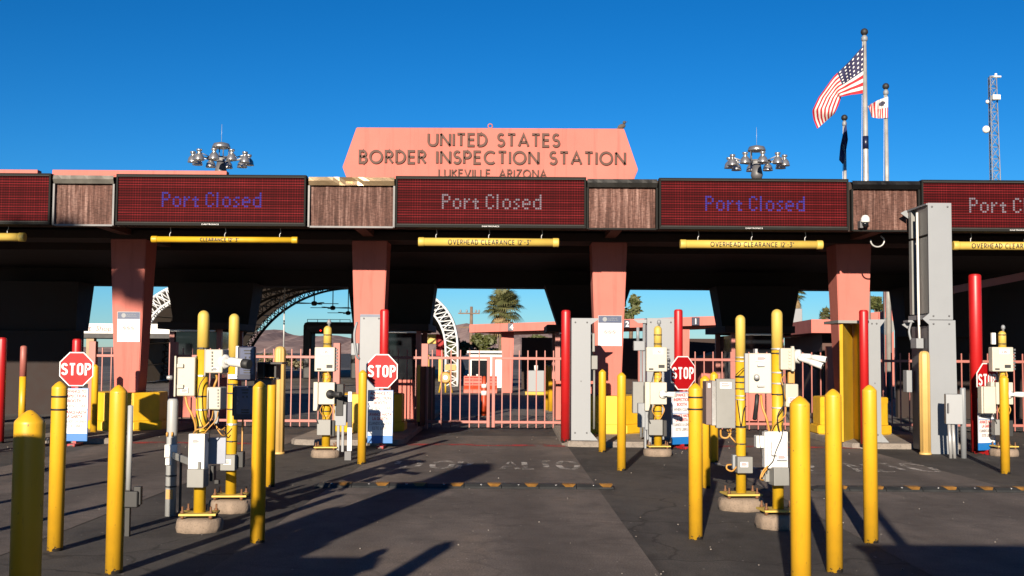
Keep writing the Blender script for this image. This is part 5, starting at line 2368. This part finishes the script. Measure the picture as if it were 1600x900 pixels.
t = thing('arch_shelter', 'big arched fabric shelter with white truss ends beyond the fence', 'shelter', (X(456, 60), 60, 0))
RO, RI = 0.0, 0.62
A0, A1 = 8, 172
b = B()
na, nf = 64, 10
ok = [[b.bm.verts.new(tun(f / nf, RO + .02, A0 + (A1 - A0) * i / na)) for i in range(na + 1)] for f in range(nf + 1)]
for f in range(nf):
    for i in range(na):
        b.bm.faces.new((ok[f][i], ok[f][i + 1], ok[f + 1][i + 1], ok[f + 1][i])).material_index = 0
k = NT('tent_cover_cloth')
nz_ = k.noise(k.coord(), 0.8, 4)
k.l(k.ramp(nz_, [(0.3, (.075, .06, .05)), (0.7, (.12, .10, .085))]), k.b.inputs['Base Color'])
k.b.inputs['Roughness'].default_value = .8
tr_ = k.n('ShaderNodeBsdfTranslucent', Color=(.13, .10, .075, 1))
mx_ = k.n('ShaderNodeMixShader', Fac=.35)
k.l(k.b.outputs['BSDF'], mx_.inputs[1])
k.l(tr_.outputs['BSDF'], mx_.inputs[2])
k.l(mx_.outputs['Shader'], k.t.nodes['Material Output'].inputs['Surface'])
obj('fabric_cover', b, k.m, t, fix=False)


def truss(f, mat, r0, nm):
    b = B()
    n = 60
    for rr in (RO, RI):
        for off in (-.25, .25):
            b.tube([tun(f, rr, A0 + (A1 - A0) * i / n) + Vector((0, off, 0)) for i in range(n + 1)], r0, 6)
    for i in range(n):
        a, c = A0 + (A1 - A0) * i / n, A0 + (A1 - A0) * (i + 1) / n
        b.cyl(tun(f, RO, a) + Vector((0, -.25, 0)), tun(f, RI, c) + Vector((0, -.25, 0)), r0 * .6, n=5)
        if i % 2 == 0:
            b.cyl(tun(f, RI, a) + Vector((0, -.25, 0)), tun(f, RO, c) + Vector((0, -.25, 0)), r0 * .6, n=5)
        b.cyl(tun(f, RI, a) + Vector((0, .25, 0)), tun(f, RO, a) + Vector((0, -.25, 0)), r0 * .5, n=5)
    obj(nm, b, mat, t)


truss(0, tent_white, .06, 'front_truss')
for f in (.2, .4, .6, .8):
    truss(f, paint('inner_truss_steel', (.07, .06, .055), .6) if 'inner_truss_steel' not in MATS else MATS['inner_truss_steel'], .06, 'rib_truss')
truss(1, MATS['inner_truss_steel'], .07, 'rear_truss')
b = B()
for k in range(1, 24):
    a = A0 + (A1 - A0) * k / 24
    b.cyl(tun(0, RO + .16, a), tun(1, RO + .16, a), .04, n=5)
obj('purlins', b, MATS['inner_truss_steel'], t)
# ceiling fans hung in it
fan = None
for px, yb, lab, Yf in ((491, 474, 'highest ceiling fan hanging in the arched shelter', 72), (520, 481, 'middle ceiling fan hanging in the arched shelter', 78), (544, 489, 'lowest ceiling fan hanging in the arched shelter', 84)):
    p = at(px, yb, Yf)
    if fan is None:
        fan = thing('ceiling_fan', lab, 'ceiling fan', p, 'ceiling fans in the arched shelter')
        b = B()
        b.cyl(p + Vector((0, 0, 0)), p + Vector((0, 0, 2.3)), .035, n=8)
        obj('rod', b, black, fan)
        b = B()
        b.lathe([(.10, -.15), (.18, -.08), (.18, .08), (.05, .15)], p, 12)
        obj('motor', b, black, fan)
        for k in range(5):
            a = R(12 + 72 * k)
            d = Vector((math.cos(a), math.sin(a), 0))
            n_ = Vector((-d.y, d.x, 0))
            b = B()
            z_ = Vector((0, 0, .02))
            pp = [p + d * .15 - n_ * .07, p + d * 1.5 - n_ * .10, p + d * 1.5 + n_ * .10, p + d * .15 + n_ * .07]
            vs = [b.bm.verts.new(q + z_) for q in pp] + [b.bm.verts.new(q - z_) for q in pp]
            for f in ((0, 1, 2, 3), (7, 6, 5, 4), (0, 4, 5, 1), (1, 5, 6, 2), (2, 6, 7, 3), (3, 7, 4, 0)):
                b.bm.faces.new([vs[i] for i in f])
            obj('blade', b, black, fan)
    else:
        again(fan, p, lab, rz=R(25))

# black scanner gantry in the tunnel
Yg = 74.0
t = thing('scanner_gantry', 'black portal scanner gantry with a railing and a red light', 'gantry', (X(517, Yg), Yg, 0))
b = B()
zt_ = Z(517, 503, Yg)
for p0, p1 in ((473, 486), (548, 562)):
    b = B()
    b.box(X(p0, Yg), X(p1, Yg), Yg, Yg + 1.6, 0, zt_ - .4, .1)
    obj('leg', b, black, t)
b = B()
b.box(X(472.5, Yg), X(562.5, Yg), Yg - .02, Yg + 1.6, zt_ - .75, zt_, .25)
obj('crossbeam', b, black, t)
b = B()
for px in (479, 495, 512, 530, 546):
    b.cyl((X(px, Yg), Yg + .1, zt_ - .02), (X(px, Yg), Yg + .1, zt_ + .16), .02, n=5)
b.cyl((X(479, Yg), Yg + .1, zt_ + .16), (X(546, Yg), Yg + .1, zt_ + .16), .02, n=5)
obj('railing', b, dgrey, t)
b = B()
q = at(501, 516.5, Yg - .05)
b.lathe([(.06, 0), (.06, .03), (0, .04)], q, 12, (0, -1, 0))
obj('signal_lamp', b, signal_red, t)


# ------------------------------------------------------------------ far inspection buildings
def wall_prism(pts, z0, z1, th):
    pass


t = thing('secondary_canopy', 'low pink inspection canopy with numbered bays beyond the gate', 'canopy', (X(940, 46), 46, 0))
A = Vector((X(733, 50), 50, 0))
C2 = Vector((X(1130, 46.5), 46.5, 0))
zA1, zA0 = Z(733, 507, 50), Z(733, 519.5, 50)
zC1, zC0 = Z(1127, 493.5, 46.5), Z(1127, 507.5, 46.5)
dirv = (C2 - A).normalized()
nrm = Vector((-dirv.y, dirv.x, 0))


def fas(b, pa, pc, za0, za1, zc0, zc1, th):
    q = [pa, pc, pc + nrm * th, pa + nrm * th]
    zz0 = [za0, zc0, zc0, za0]
    zz1 = [za1, zc1, zc1, za1]
    lo = [b.bm.verts.new((p.x, p.y, z)) for p, z in zip(q, zz0)]
    hi = [b.bm.verts.new((p.x, p.y, z)) for p, z in zip(q, zz1)]
    b.bm.faces.new(lo[::-1])
    b.bm.faces.new(hi)
    for i in range(4):
        b.bm.faces.new((lo[i], lo[(i + 1) % 4], hi[(i + 1) % 4], hi[i]))


b = B()
fas(b, A, C2, zA0, zA1, zC0, zC1, 6.0)
obj('roof', b, pink, t)
for px, py in ((799, 511), (980, 506), (1087, 502)):
    f = (X(px, 48) - A.x) / (C2.x - A.x)
    ctr = A + (C2 - A) * f
    zz = Z(px, py, ctr.y)
    pm = Vector((X(px, ctr.y), ctr.y - .006, zz))
    b = B()
    b.box(pm.x - .16, pm.x + .16, pm.y - .02, pm.y + .03, zz - .16, zz + .16, .004)
    nb_ = obj('bay_number', b, navy, t)
    b = B()
    text(b, {799: '4', 980: '2', 1087: '1'}[px], pm.x, zz - .11, pm.y - .0215, .22, None, .003, .02)
    obj('numeral', b, sheet_white, nb_)
for px0, px1 in ((783, 803), (1062, 1077)):
    b = B()
    yy = 50.5 if px0 == 783 else 47.3
    b.frus((X(px0, yy) + X(px1, yy)) / 2, yy + .2, 0, 2.75, (px1 - px0) * yy / 1800 * .75, .5, (px1 - px0) * yy / 1800, .6)
    obj('column', b, pink, t)
b = B()
b.box(X(815, 56), X(1135, 56), 56, 56.3, 0, 2.5)
obj('back_wall', b, dark_brown, t)

t = thing('office_building', 'flat roofed pink office building right of the canopy lanes', 'building', (X(1330, 42), 42, 0))
b = B()
c1, c2 = Vector((X(1268, 40), 40, 0)), Vector((X(1215, 48), 48, 0))
z1 = Z(1268, 499, 40)
b.slab([(c1.x, 40), (X(1350, 40), 40), (X(1350, 40), 52), (c2.x, 52), (c2.x, 48)], Z(1268, 520, 40), z1)
obj('roof', b, pink, t)
b = B()
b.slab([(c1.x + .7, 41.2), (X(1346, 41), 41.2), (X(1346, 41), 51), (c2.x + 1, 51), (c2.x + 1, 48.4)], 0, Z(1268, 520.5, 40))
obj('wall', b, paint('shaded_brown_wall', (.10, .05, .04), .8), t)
b = B()
q = at(1240, 493, 46)
b.box(q.x - .35, q.x + .35, 46, 46.6, q.z - .35, q.z + .28, .02)
b.cyl((q.x - .2, 46.3, q.z - .5), (q.x - .2, 46.3, q.z - .3), .05)
b.cyl((q.x + .2, 46.3, q.z - .5), (q.x + .2, 46.3, q.z - .3), .05)
obj('air_unit', b, lgrey, t)
# side wall with the round emblem
Yw = 46.0
t = thing('pink_wall', 'sunlit pink wall with a round grey emblem between the column and the tall pillar', 'wall', (X(1380, Yw), Yw, 0))
b = B()
b.prism([(X(1355, Yw), 0), (X(1397, Yw), 0), (X(1397, Yw), Z(1390, 440, Yw)), (X(1385, Yw), Z(1385, 440, Yw)), (X(1384, Yw), Z(1384, 487, Yw)), (X(1355, Yw), Z(1360, 489, Yw))], Yw, Yw + .3)
obj('panel', b, pink, t)
q = at(1385, 510, Yw)
b = B()
b.lathe([(.34, 0), (.34, .015)], (q.x, Yw - .002, q.z), 28, (0, -1, 0))
em = obj('emblem', b, mgrey, t)
b = B()
for rr in (.29, .17):
    b.ribbon([(q.x + rr * math.cos(k * math.pi / 12), q.z + rr * math.sin(k * math.pi / 12)) for k in range(24)], .02, Yw - .022, Yw - .018, True)
b.ribbon([(q.x - .05, q.z - .05), (q.x, q.z + .06), (q.x + .05, q.z - .05)], .02, Yw - .022, Yw - .018)
obj('emblem_ring', b, lgrey, em)
b = B()
b.cyl((X(1394, Yw - .2), Yw - .1, 0), (X(1394, Yw - .2), Yw - .1, 4.4), .03)
obj('downpipe', b, navy, t)

# pink gabled hut seen through the bay
Yh = 54.0
t = thing('gabled_hut', 'small pink hut with a pale gable and arched opening', 'hut', (X(1120, Yh), Yh, 0))
b = B()
x0, x1 = X(1096, Yh), X(1136, Yh)
b.box(x0, x1, Yh, Yh + 3, 0, Z(1115, 560, Yh))
obj('wall', b, pink, t)
b = B()
zz = Z(1115, 560, Yh)
b.prism([(x0 - .12, zz + .002), (x1 + .12, zz + .002), ((x0 + x1) / 2 + .1, Z(1118, 550, Yh))], Yh - .15, Yh + 3.2)
obj('roof', b, tan, t)
b = B()
q = at(1121, 585, Yh)
b.prism([(q.x - .14, q.z - .45)] + [(q.x + .14, q.z - .45)] + [(q.x + .14 * math.cos(R(a)), q.z + .16 * math.sin(R(a))) for a in range(0, 181, 30)], Yh - .02, Yh - .004)
obj('opening', b, black, t)

# white kiosk, orange barriers, cone and machines beyond the gate
Yk = 58
t = thing('white_kiosk', 'small white kiosk with a dark window beyond the gate', 'kiosk', (X(755, Yk), Yk, 0))
b = B()
b.box(X(733, Yk), X(786, Yk), Yk, Yk + 3, 0, Z(755, 552, Yk))
obj('wall', b, white, t)
b = B()
b.box(X(737, Yk), X(765, Yk), Yk - .02, Yk - .004, .25, Z(755, 563, Yk))
obj('window', b, glass_dark, t)
b = B()
b.box(X(730, Yk), X(789, Yk), Yk - .3, Yk + 3.2, Z(755, 551.5, Yk), Z(755, 548, Yk), .01)
obj('roof', b, white, t)
Yb_ = 50.0
bar = None
for px, lab in ((732.5, 'orange water-filled barrier at the left of the row beyond the gate'), (746, 'orange water-filled barrier in the middle behind the cone'), (770, 'orange water-filled barrier at the right of the row beyond the gate')):
    p = Vector((X(px, Yb_), Yb_, 0))
    if bar is None:
        bar = thing('water_barrier', lab, 'barrier', p, 'orange water-filled barriers')
        b = B()
        prof = [(-.28, 0), (.28, 0), (.27, .16), (.14, .34), (.12, .74), (-.12, .74), (-.14, .34), (-.27, .16)]
        b.slab([(0, 0), (1, 0), (1, 1), (0, 1)], 0, 1) if False else None
        va = [b.bm.verts.new((p.x - .20, p.y + y, z)) for y, z in prof]
        vb = [b.bm.verts.new((p.x + .20, p.y + y, z)) for y, z in prof]
        b.bm.faces.new(va)
        b.bm.faces.new(vb[::-1])
        for i in range(8):
            b.bm.faces.new((va[i], vb[i], vb[(i + 1) % 8], va[(i + 1) % 8]))
        bmesh.ops.bevel(b.bm, geom=b.bm.edges[:], offset=.02, segments=2, affect='EDGES')
        obj('shell', b, orange, bar)
        b = B()
        for zz in (.40, .55, .66):
            b.box(p.x - .17, p.x + .17, p.y - .165, p.y - .11, zz, zz + .03, .006)
        obj('rib', b, sign_red, bar)
        b = B()
        b.cyl((p.x, p.y, .74), (p.x, p.y, .81), .05, n=10)
        obj('filler_cap', b, white, bar)
    else:
        again(bar, p, lab)
pc = G(756, 651)
t = thing('traffic_cone', 'tall orange delineator cone with white bands behind the gate', 'cone', pc)
b = B()
b.lathe([(.10, .03), (.085, .4), (.07, .85), (.045, 1.08), (0, 1.10)], pc, 20)
cn = obj('body', b, orange, t)
for z0, z1, r0, r1 in ((.58, .70, .083, .078), (.78, .88, .0755, .070)):
    b = B()
    b.lathe([(r0, z0), (r1, z1)], pc, 20)
    obj('reflective_band', b, sheet_white, cn)
b = B()
b.box(pc.x - .22, pc.x + .22, pc.y - .2, pc.y + .2, 0.004, .03, .005)
obj('base', b, black, t)

Ym = 50.0
t = thing('sign_trailer', 'yellow roadside machine with a round white dial and an orange board', 'trailer', (X(697, Ym), Ym, 0))
b = B()
q = at(696, 590, Ym)
b.lathe([(.20, 0), (.26, .08), (.24, .3)], (q.x, Ym, q.z), 20, (0, 1, 0))
obj('drum', b, conduit, t)
b = B()
b.lathe([(.11, 0), (.10, .01)], (q.x, Ym - .012, q.z), 18, (0, -1, 0))
obj('dial', b, sheet_white, t)
b = B()
q2 = at(704, 574, Ym)
b.box(q2.x - .24, q2.x + .24, Ym - .02, Ym + .03, q2.z - .13, q2.z + .13, .01)
obj('orange_board', b, conduit, t)
b = B()
for dx in (-.28, .0, .28):
    b.cyl((q.x + dx, Ym + .15, 0), (q.x + dx * .5, Ym + .15, q.z), .04, n=8)
b.cyl((q2.x, Ym + .1, q.z), (q2.x, Ym + .1, q2.z), .04, n=8)
obj('stand', b, yellow_plain, t)

Yp_ = 70.0
t = thing('fuel_kiosk', 'red ended kiosk with a pale yellow band seen through the arch', 'kiosk', (X(680, Yp_), Yp_, 0))
b = B()
b.box(X(664, Yp_), X(681, Yp_), Yp_, Yp_ + 2, Z(670, 537, Yp_), Z(670, 522, Yp_), .02)
obj('pale_band', b, yellow_pale, t)
b = B()
x0, x1 = X(681.5, Yp_), X(693, Yp_)
za, zb2 = Z(687, 556, Yp_), Z(687, 522, Yp_)
b.prism([(x0, za), (x1, za), (x1, zb2 - .35), (x1 - .12, zb2 - .1), (x1 - .3, zb2), (x0, zb2)], Yp_ - .05, Yp_ + 2)
obj('red_end', b, sign_red, t)
b = B()
for px in (667, 688):
    b.box(X(px, Yp_) - .12, X(px, Yp_) + .12, Yp_ + .3, Yp_ + .6, 0, za + .05)
obj('support', b, yellow_plain, t)

Yd = 48
t = thing('pump_cabinet', 'square white cabinet on a yellow plinth beyond the gate', 'cabinet', (X(838, Yd), Yd, 0))
b = B()
b.box(X(824, Yd), X(852, Yd), Yd, Yd + .7, .14, Z(838, 579, Yd), .02)
obj('body', b, lgrey, t)
b = B()
b.box(X(821, Yd), X(856, Yd), Yd - .1, Yd + .9, 0, .138, .01)
obj('plinth', b, yellow_plain, t)
b = B()
b.cyl((X(838, Yd), Yd + .3, Z(838, 579, Yd)), (X(838, Yd), Yd + .3, Z(838, 571, Yd)), .08)
obj('vent_pipe', b, white, t)

# ------------------------------------------------------------------ shop banner at the left
Ysn = 60.0
t = thing('shop_canopy', 'white shop canopy with faint red lettering left of the placard column', 'shop', (X(150, Ysn), Ysn, 0))
b = B()
b.box(X(60, Ysn), X(300, Ysn), Ysn, Ysn + 5, Z(150, 521, Ysn), Z(150, 505.5, Ysn), .01)
fs = obj('fascia', b, white, t)
b = B()
text(b, 'Eat', X(133, Ysn), Z(150, 517, Ysn), Ysn - .004, .28, .60, .01, .01, .2)
text(b, 'Shop in the', X(177, Ysn), Z(150, 517, Ysn), Ysn - .004, .28, 1.9, .01, .01, .2)
obj('lettering', b, MATS['faded_red_print'], fs)
b = B()
b.box(X(62, Ysn), X(298, Ysn), Ysn + .05, Ysn + 5, Z(150, 528, Ysn), Z(150, 521.3, Ysn))
obj('soffit', b, black, t)
for px in (138, 66, 290):
    b = B()
    b.box(X(px - 6, Ysn), X(px + 6, Ysn), Ysn + .2, Ysn + .6, 0, Z(150, 528.2, Ysn))
    obj('post', b, tan, t)

# utility pole, lamp tubes
Yu = 75.0
t = thing('utility_pole', 'wooden utility pole with crossarms left of the palm', 'utility pole', (X(736, Yu), Yu, 0))
zt_ = Z(735, 479, Yu)
b = B()
b.lathe([(.15, 0), (.09, zt_)], (X(736, Yu), Yu, 0), 12)
obj('pole', b, woodpole, t)
for dz, wd in ((.45, 1.1), (1.35, 1.0)):
    b = B()
    b.box(X(736, Yu) - wd * .5 - .3, X(736, Yu) + wd * .5, Yu - .16, Yu - .08, zt_ - dz - .04, zt_ - dz + .04)
    obj('crossarm', b, woodpole, t)
b = B()
for dx in (-.7, -.3, .3, .5):
    b.lathe([(.05, 0), (.07, .08), (.04, .18)], (X(736, Yu) + dx, Yu - .12, zt_ - .39), 8)
obj('insulator', b, lgrey, t)
p = Vector((X(167, 56), 56, 0))
b = B()
pm = Vector((X(405 + 38, 66), 66, 0))
b.lathe([(.05, 0), (.035, 5.8)], pm, 10)
b.tube([pm + Vector((-.30 * math.sin(k * .5), 0, 4.4 + .35 * math.cos(k * .5))) for k in range(7)], .02, 5)
tag(obj('light_pole', b, steel), 'thin grey pole with a small hoop seen through the arched shelter', 'pole')


# ------------------------------------------------------------------ vegetation
def leafball(b, c, rad, n, size, rg, flat=.8):
    for _ in range(n):
        d = Vector((rg.gauss(0, 1), rg.gauss(0, 1), rg.gauss(0, 1)))
        if d.length < 1e-3:
            continue
        d = d.normalized() * (rg.random() ** .45)
        p = Vector(c) + Vector((d.x * rad[0], d.y * rad[1], d.z * rad[2]))
        s = size * rg.uniform(.5, 1.3)
        a = Vector((rg.gauss(0, 1), rg.gauss(0, 1), rg.gauss(0, flat))).normalized()
        c2 = a.cross(Vector((rg.gauss(0, 1), rg.gauss(0, 1), rg.gauss(0, 1)))).normalized()
        b.quad(p - a * s, p + c2 * s * .55, p + a * s, p - c2 * s * .55)


def tree(name, label, cat, px, ytop, ybase, wpx, Y, n, size, mat, seed, base=0.0, clumps=9, group=None):
    rg = random.Random(seed)
    xc = X(px, Y)
    zt2 = Z(px, ytop, Y)
    zb3 = max(base, Z(px, ybase, Y))
    t = thing(name, label, cat, (xc, Y, 0), group)
    hw = wpx / 2 * Y / 1800
    hh = (zt2 - zb3) / 2
    b = B()
    b.tube([(xc, Y, 0), (xc + rg.uniform(-.1, .1), Y, zb3 * .6 + .2), (xc + rg.uniform(-.2, .2), Y, zb3 + hh * .7)], .10 + hw * .03, 8, 3)
    ends = []
    for k in range(clumps):
        a = rg.uniform(0, 6.283)
        rr = rg.uniform(.25, .8)
        e = Vector((xc + hw * rr * math.cos(a), Y + hw * rr * math.sin(a), zb3 + hh * rg.uniform(.35, 1.75)))
        ends.append(e)
        b.tube([(xc, Y, zb3 * .8 + .1), ((xc + e.x) / 2, (Y + e.y) / 2, (zb3 + e.z) / 2 + .1), e], .035, 5, 2)
    obj('trunk', b, trunk_m, t)
    b = B()
    for e in ends:
        k = rg.uniform(.28, .5)
        leafball(b, e, (hw * k, hw * k, hh * k * rg.uniform(.6, 1)), n // clumps, size, rg)
    obj('crown', b, mat, t, fix=False)
    return t


def palm(label, px, ycrown, yb, Y, rad, seed, skirt=True):
    rg = random.Random(seed)
    xc, zc = X(px, Y), Z(px, ycrown, Y)
    t = thing('palm_tree', label, 'palm', (xc, Y, 0), 'fan palms behind the station')
    b = B()
    b.lathe([(.30, 0), (.24, 1), (.20, zc * .7), (.23, zc)], (xc, Y, 0), 14, wob=lambda i, h: .05 * math.sin(i * 3 + h * 9))
    obj('trunk', b, trunk_m, t)

    def fan(b, org, d, L, w_, droop):
        d = d.normalized()
        side = d.cross(Vector((0, 0, 1)))
        side = side.normalized() if side.length > .1 else Vector((1, 0, 0))
        up = side.cross(d)
        hub = org + d * L * .45
        b.tube([org, hub], .012, 4)
        for k in range(13):
            a = R(-78 + 156 * k / 12)
            r_2 = L * .6 * (1 - .15 * abs(math.sin(a)))
            dd = d * math.cos(a) + side * math.sin(a)
            tip = hub + dd * r_2 - Vector((0, 0, droop * r_2)) + up * .05
            mid = hub + dd * r_2 * .55 + up * .04
            wv = d.cross(dd)
            sv = (side * math.cos(a) - d * math.sin(a)) * w_
            b.quad(hub, mid - sv, tip, mid + sv)
    top = Vector((xc, Y, zc))
    b = B()
    for k in range(64):
        el = rg.uniform(-30, 85)
        a = rg.uniform(0, 360)
        d = Vector((math.cos(R(a)) * math.cos(R(el)), math.sin(R(a)) * math.cos(R(el)), math.sin(R(el))))
        fan(b, top + Vector((0, 0, rg.uniform(-.1, .3))), d, rad * rg.uniform(.8, 1.1), rad * .035, .15 + .2 * math.cos(R(el)))
    obj('crown', b, leaf_palm, t, fix=False)
    if skirt:
        b = B()
        for k in range(46):
            a = rg.uniform(0, 360)
            el = rg.uniform(-82, -35)
            d = Vector((math.cos(R(a)) * math.cos(R(el)), math.sin(R(a)) * math.cos(R(el)), math.sin(R(el))))
            fan(b, top + Vector((0, 0, rg.uniform(-.5, -.1))), d, rad * rg.uniform(.6, .95), rad * .03, .3)
        obj('dry_skirt', b, leaf_dry, t, fix=False)


palm('broad fan palm rising over the numbered pink canopy', 785, 486, 560, 62, 1.28, 3)
palm('distant fan palm with a long dry skirt right of the dark pier', 1243, 461, 500, 85, .85, 5)
palm('small fan palm just above the office roof', 1290, 494, 505, 80, .55, 9, False)
bushes = [
    ('shrub_tree', 'olive shrub below the left end of the numbered canopy', 712, 528, 560, 46, 66, 1500, .16, leaf_green, 11),
    ('shrub_tree', 'wide olive shrub left of the numbered column', 757, 522, 556, 62, 68, 2400, .16, leaf_green, 12),
    ('shrub_tree', 'olive and brown shrub in the bay right of the numbered column', 838, 523, 560, 58, 62, 2000, .15, leaf_green, 13),
    ('shrub_tree', 'dark tree behind the placard column', 944, 520, 570, 40, 58, 1200, .14, leaf_green, 14),
    ('shrub_tree', 'low bushes seen in the bay before the far hill', 1108, 537, 566, 60, 75, 1600, .16, leaf_green, 15),
    ('shrub_tree', 'leafy bushes under the office roof edge', 1282, 541, 585, 56, 36, 1600, .09, leaf_green, 16),
    ('gum_tree', 'open crowned tall tree between the placard column and the roof edge', 985, 454, 510, 38, 70, 700, .16, leaf_green, 17),
    ('gum_tree', 'dark leafy tree over the pink wall with the emblem', 1372, 462, 492, 40, 60, 1100, .16, leaf_green, 18),
    ('scrub_bush', 'dry desert scrub beyond the fence under the arch', 425, 548, 580, 50, 110, 900, .2, scrub_m, 19),
    ('scrub_bush', 'dry scrub behind the left lane fence by the gantry', 462, 553, 582, 46, 112, 800, .2, scrub_m, 20),
]
for nm, lab, px, yt, yb2, wpx, Y, n, sz, m, sd in bushes:
    tree(nm, lab, 'tree' if 'tree' in nm else 'bush', px, yt, yb2, wpx, Y, n, sz, m, sd, group='trees and shrubs beyond the canopy')


# ------------------------------------------------------------------ mountains
def ridge(name, Y, prof, seed, depth=900):
    rg = random.Random(seed)
    b = B()
    n = 260
    px0, px1 = -500, 2100
    rows = []

    def h(px):
        for (a, ya), (c, yc) in zip(prof, prof[1:]):
            if px <= c:
                k = (px - a) / (c - a)
                k = k * k * (3 - 2 * k)
                return ya + (yc - ya) * k
        return prof[-1][1]
    jag = [0.0] * (n + 1)
    for amp, st in ((5, 14), (3, 6), (1.6, 2)):
        pts = [rg.uniform(-1, 1) for _ in range(n // st + 3)]
        for i in range(n + 1):
            k = i / st
            j = int(k)
            f = k - j
            jag[i] += amp * (pts[j] * (1 - f) + pts[j + 1] * f)
    for fr in range(7):
        f = fr / 6
        row = []
        for i in range(n + 1):
            px = px0 + (px1 - px0) * i / n
            yy = h(px) + jag[i]
            top = max(6.0, (553 - yy)) * Y / 1800
            z = top * (f ** .8) + rg.uniform(-1, 1) * top * .09 * (1 if 0 < fr < 6 else 0)
            z += top * .13 * math.sin(i * 1.3 + fr) * f * (1 - f) * 2.5
            row.append(b.bm.verts.new(((px - 800) * Y / 1800, Y - depth * (1 - f) + rg.uniform(-40, 40), z if fr else -3)))
        rows.append(row)
    back = [b.bm.verts.new((v.co.x, Y + depth * .6, -3)) for v in rows[-1]]
    rows.append(back)
    for a, c in zip(rows, rows[1:]):
        for i in range(n):
            b.bm.faces.new((a[i], a[i + 1], c[i + 1], c[i])).smooth = False
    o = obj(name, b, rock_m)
    o['kind'] = 'structure'
    return o


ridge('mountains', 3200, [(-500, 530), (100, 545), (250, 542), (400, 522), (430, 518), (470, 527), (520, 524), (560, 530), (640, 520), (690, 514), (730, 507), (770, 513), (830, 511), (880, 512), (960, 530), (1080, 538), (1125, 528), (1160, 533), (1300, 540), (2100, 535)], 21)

# ------------------------------------------------------------------ unseen casters added outside the view to throw the long shadows in
tower = [o for o in bpy.data.objects if o.name == 'scanner_tower'][0]
again(tower, (-3.36, 3.0, 0), 'grey scanner pillar out of view at the left', sc=(1, 1, .90))
t = thing('lane_cabinet', 'tall grey lane control cabinet out of view at the left', 'cabinet', (-3.3, 2.3, 0))  # unseen box added only for its broad shadow at lower left
b = B()
b.box(-4.05, -2.58, 2.1, 2.5, .08, 2.0, .02)
obj('housing', b, mgrey, t)
b = B()
b.box(-4.09, -2.54, 2.06, 2.54, 2.001, 2.05, .01)
obj('lid', b, mgrey, t)
again(plain, (-3.88, 3.2, 0), 'tall bollard out of view beside the left scanner pillar', sc=(1.5, 1.5, 1.93))
again(plain, (-2.30, 2.0, 0), 'tall bollard out of view before the left control cabinet', sc=(1.4, 1.4, 1.7))
again(plain, (-6.15, 10.8, 0), 'bollard out of view at the left lane edge')
again(plain, (-5.35, 8.6, 0), 'bollard out of view at the left foreground')
again(E2, (-7.5, 13.0, 0), 'screen pole of the far left lane, out of view')
rgt = random.Random(77)
t = thing('gum_tree', 'tall loose crowned tree out of view behind the photographer', 'tree', (-15.1, -10, 0))  # unseen tree added to dapple the left column with shade
b = B()
b.tube([(-16.6, -10, 0), (-16.7, -9.9, 7), (-16.3, -10, 11), (-15.2, -10, 12.8)], .2, 8, 4)
obj('trunk', b, trunk_m, t)
b = B()
for k_ in range(8):
    leafball(b, (-14.95 + rgt.uniform(-.65, .65), -10 + rgt.uniform(-1, 1), 12.82 + rgt.uniform(-.22, .2)), (.32, .32, .22), 120, .14, rgt)
obj('crown', b, leaf_green, t, fix=False)
t = thing('lane_cabinet', 'low grey lane control cabinet out of view at the right', 'cabinet', (2.9, 1.8, 0))  # unseen box added only for the dark ground at lower right
b = B()
b.box(1.45, 4.6, 1.6, 2.3, .08, 2.28, .02)
obj('housing', b, mgrey, t)
b = B()
b.box(1.40, 4.65, 1.55, 2.35, 2.281, 2.34, .01)
obj('lid', b, mgrey, t)
again(plain, (2.15, 3.0, 0), 'bollard out of view before the right control cabinet')
t = thing('signal_post', 'slim signal post out of view at the right', 'post', (1.9, 2.6, 0))  # unseen post added only for its thin shadow
b = B()
b.lathe([(.06, 0), (.06, 3.0), (0, 3.05)], (1.9, 2.6, 0), 14)
obj('post', b, steel, t)


# ------------------------------------------------------------------ grit lying on the asphalt
rgp = random.Random(5)
b = B()
for _ in range(170):
    y = 8 + 16 * rgp.random() ** 1.4
    x = rgp.uniform(-.5, .5) * y
    r = rgp.uniform(.003, .009) * (.7 + y / 22)
    b.lathe([(r * .8, 0), (r, r * .4), (r * .6, r * .9), (0, r)], (x, y, .004), 5)
o = obj('gravel', b, paint('pale_grit', (.27, .24, .21), .9))
o['kind'] = 'stuff'

# small stickers on the boxes
for pole, pts in ((E1, ((288, 610, S1 - .028, 6, 4), (336, 577, S1 - .066, 5, 3), (306, 690, S1 - .045, 7, 4))), (E4, ((1190, 560, S7 - .026, 9, 4), (1238, 625, S7 + .014, 6, 4), (1222, 715, S7 - .090, 8, 4))), (E2, ((355, 722, Y4 - .156, 6, 4),)), (E3, ((1134, 602, S6 - .004, 9, 5), (1163, 726, Y6 - .166, 6, 4)))):
    for (px, py, yy, w_, h_) in pts:
        b = B()
        pbox(b, px - w_, py - h_, px + w_, py + h_, yy, .003, 0)
        st_ = obj('sticker', b, sheet_white, pole)
        b = B()
        for q in (-.5, 0, .5):
            pbox(b, px - w_ * .75, py + q * h_ - .5, px + w_ * (.7 - abs(q) * .5), py + q * h_ + .5, yy - .0015, .001, 0)
        obj('print_lines', b, textred if pole in (E3, E4) else textblack, st_)
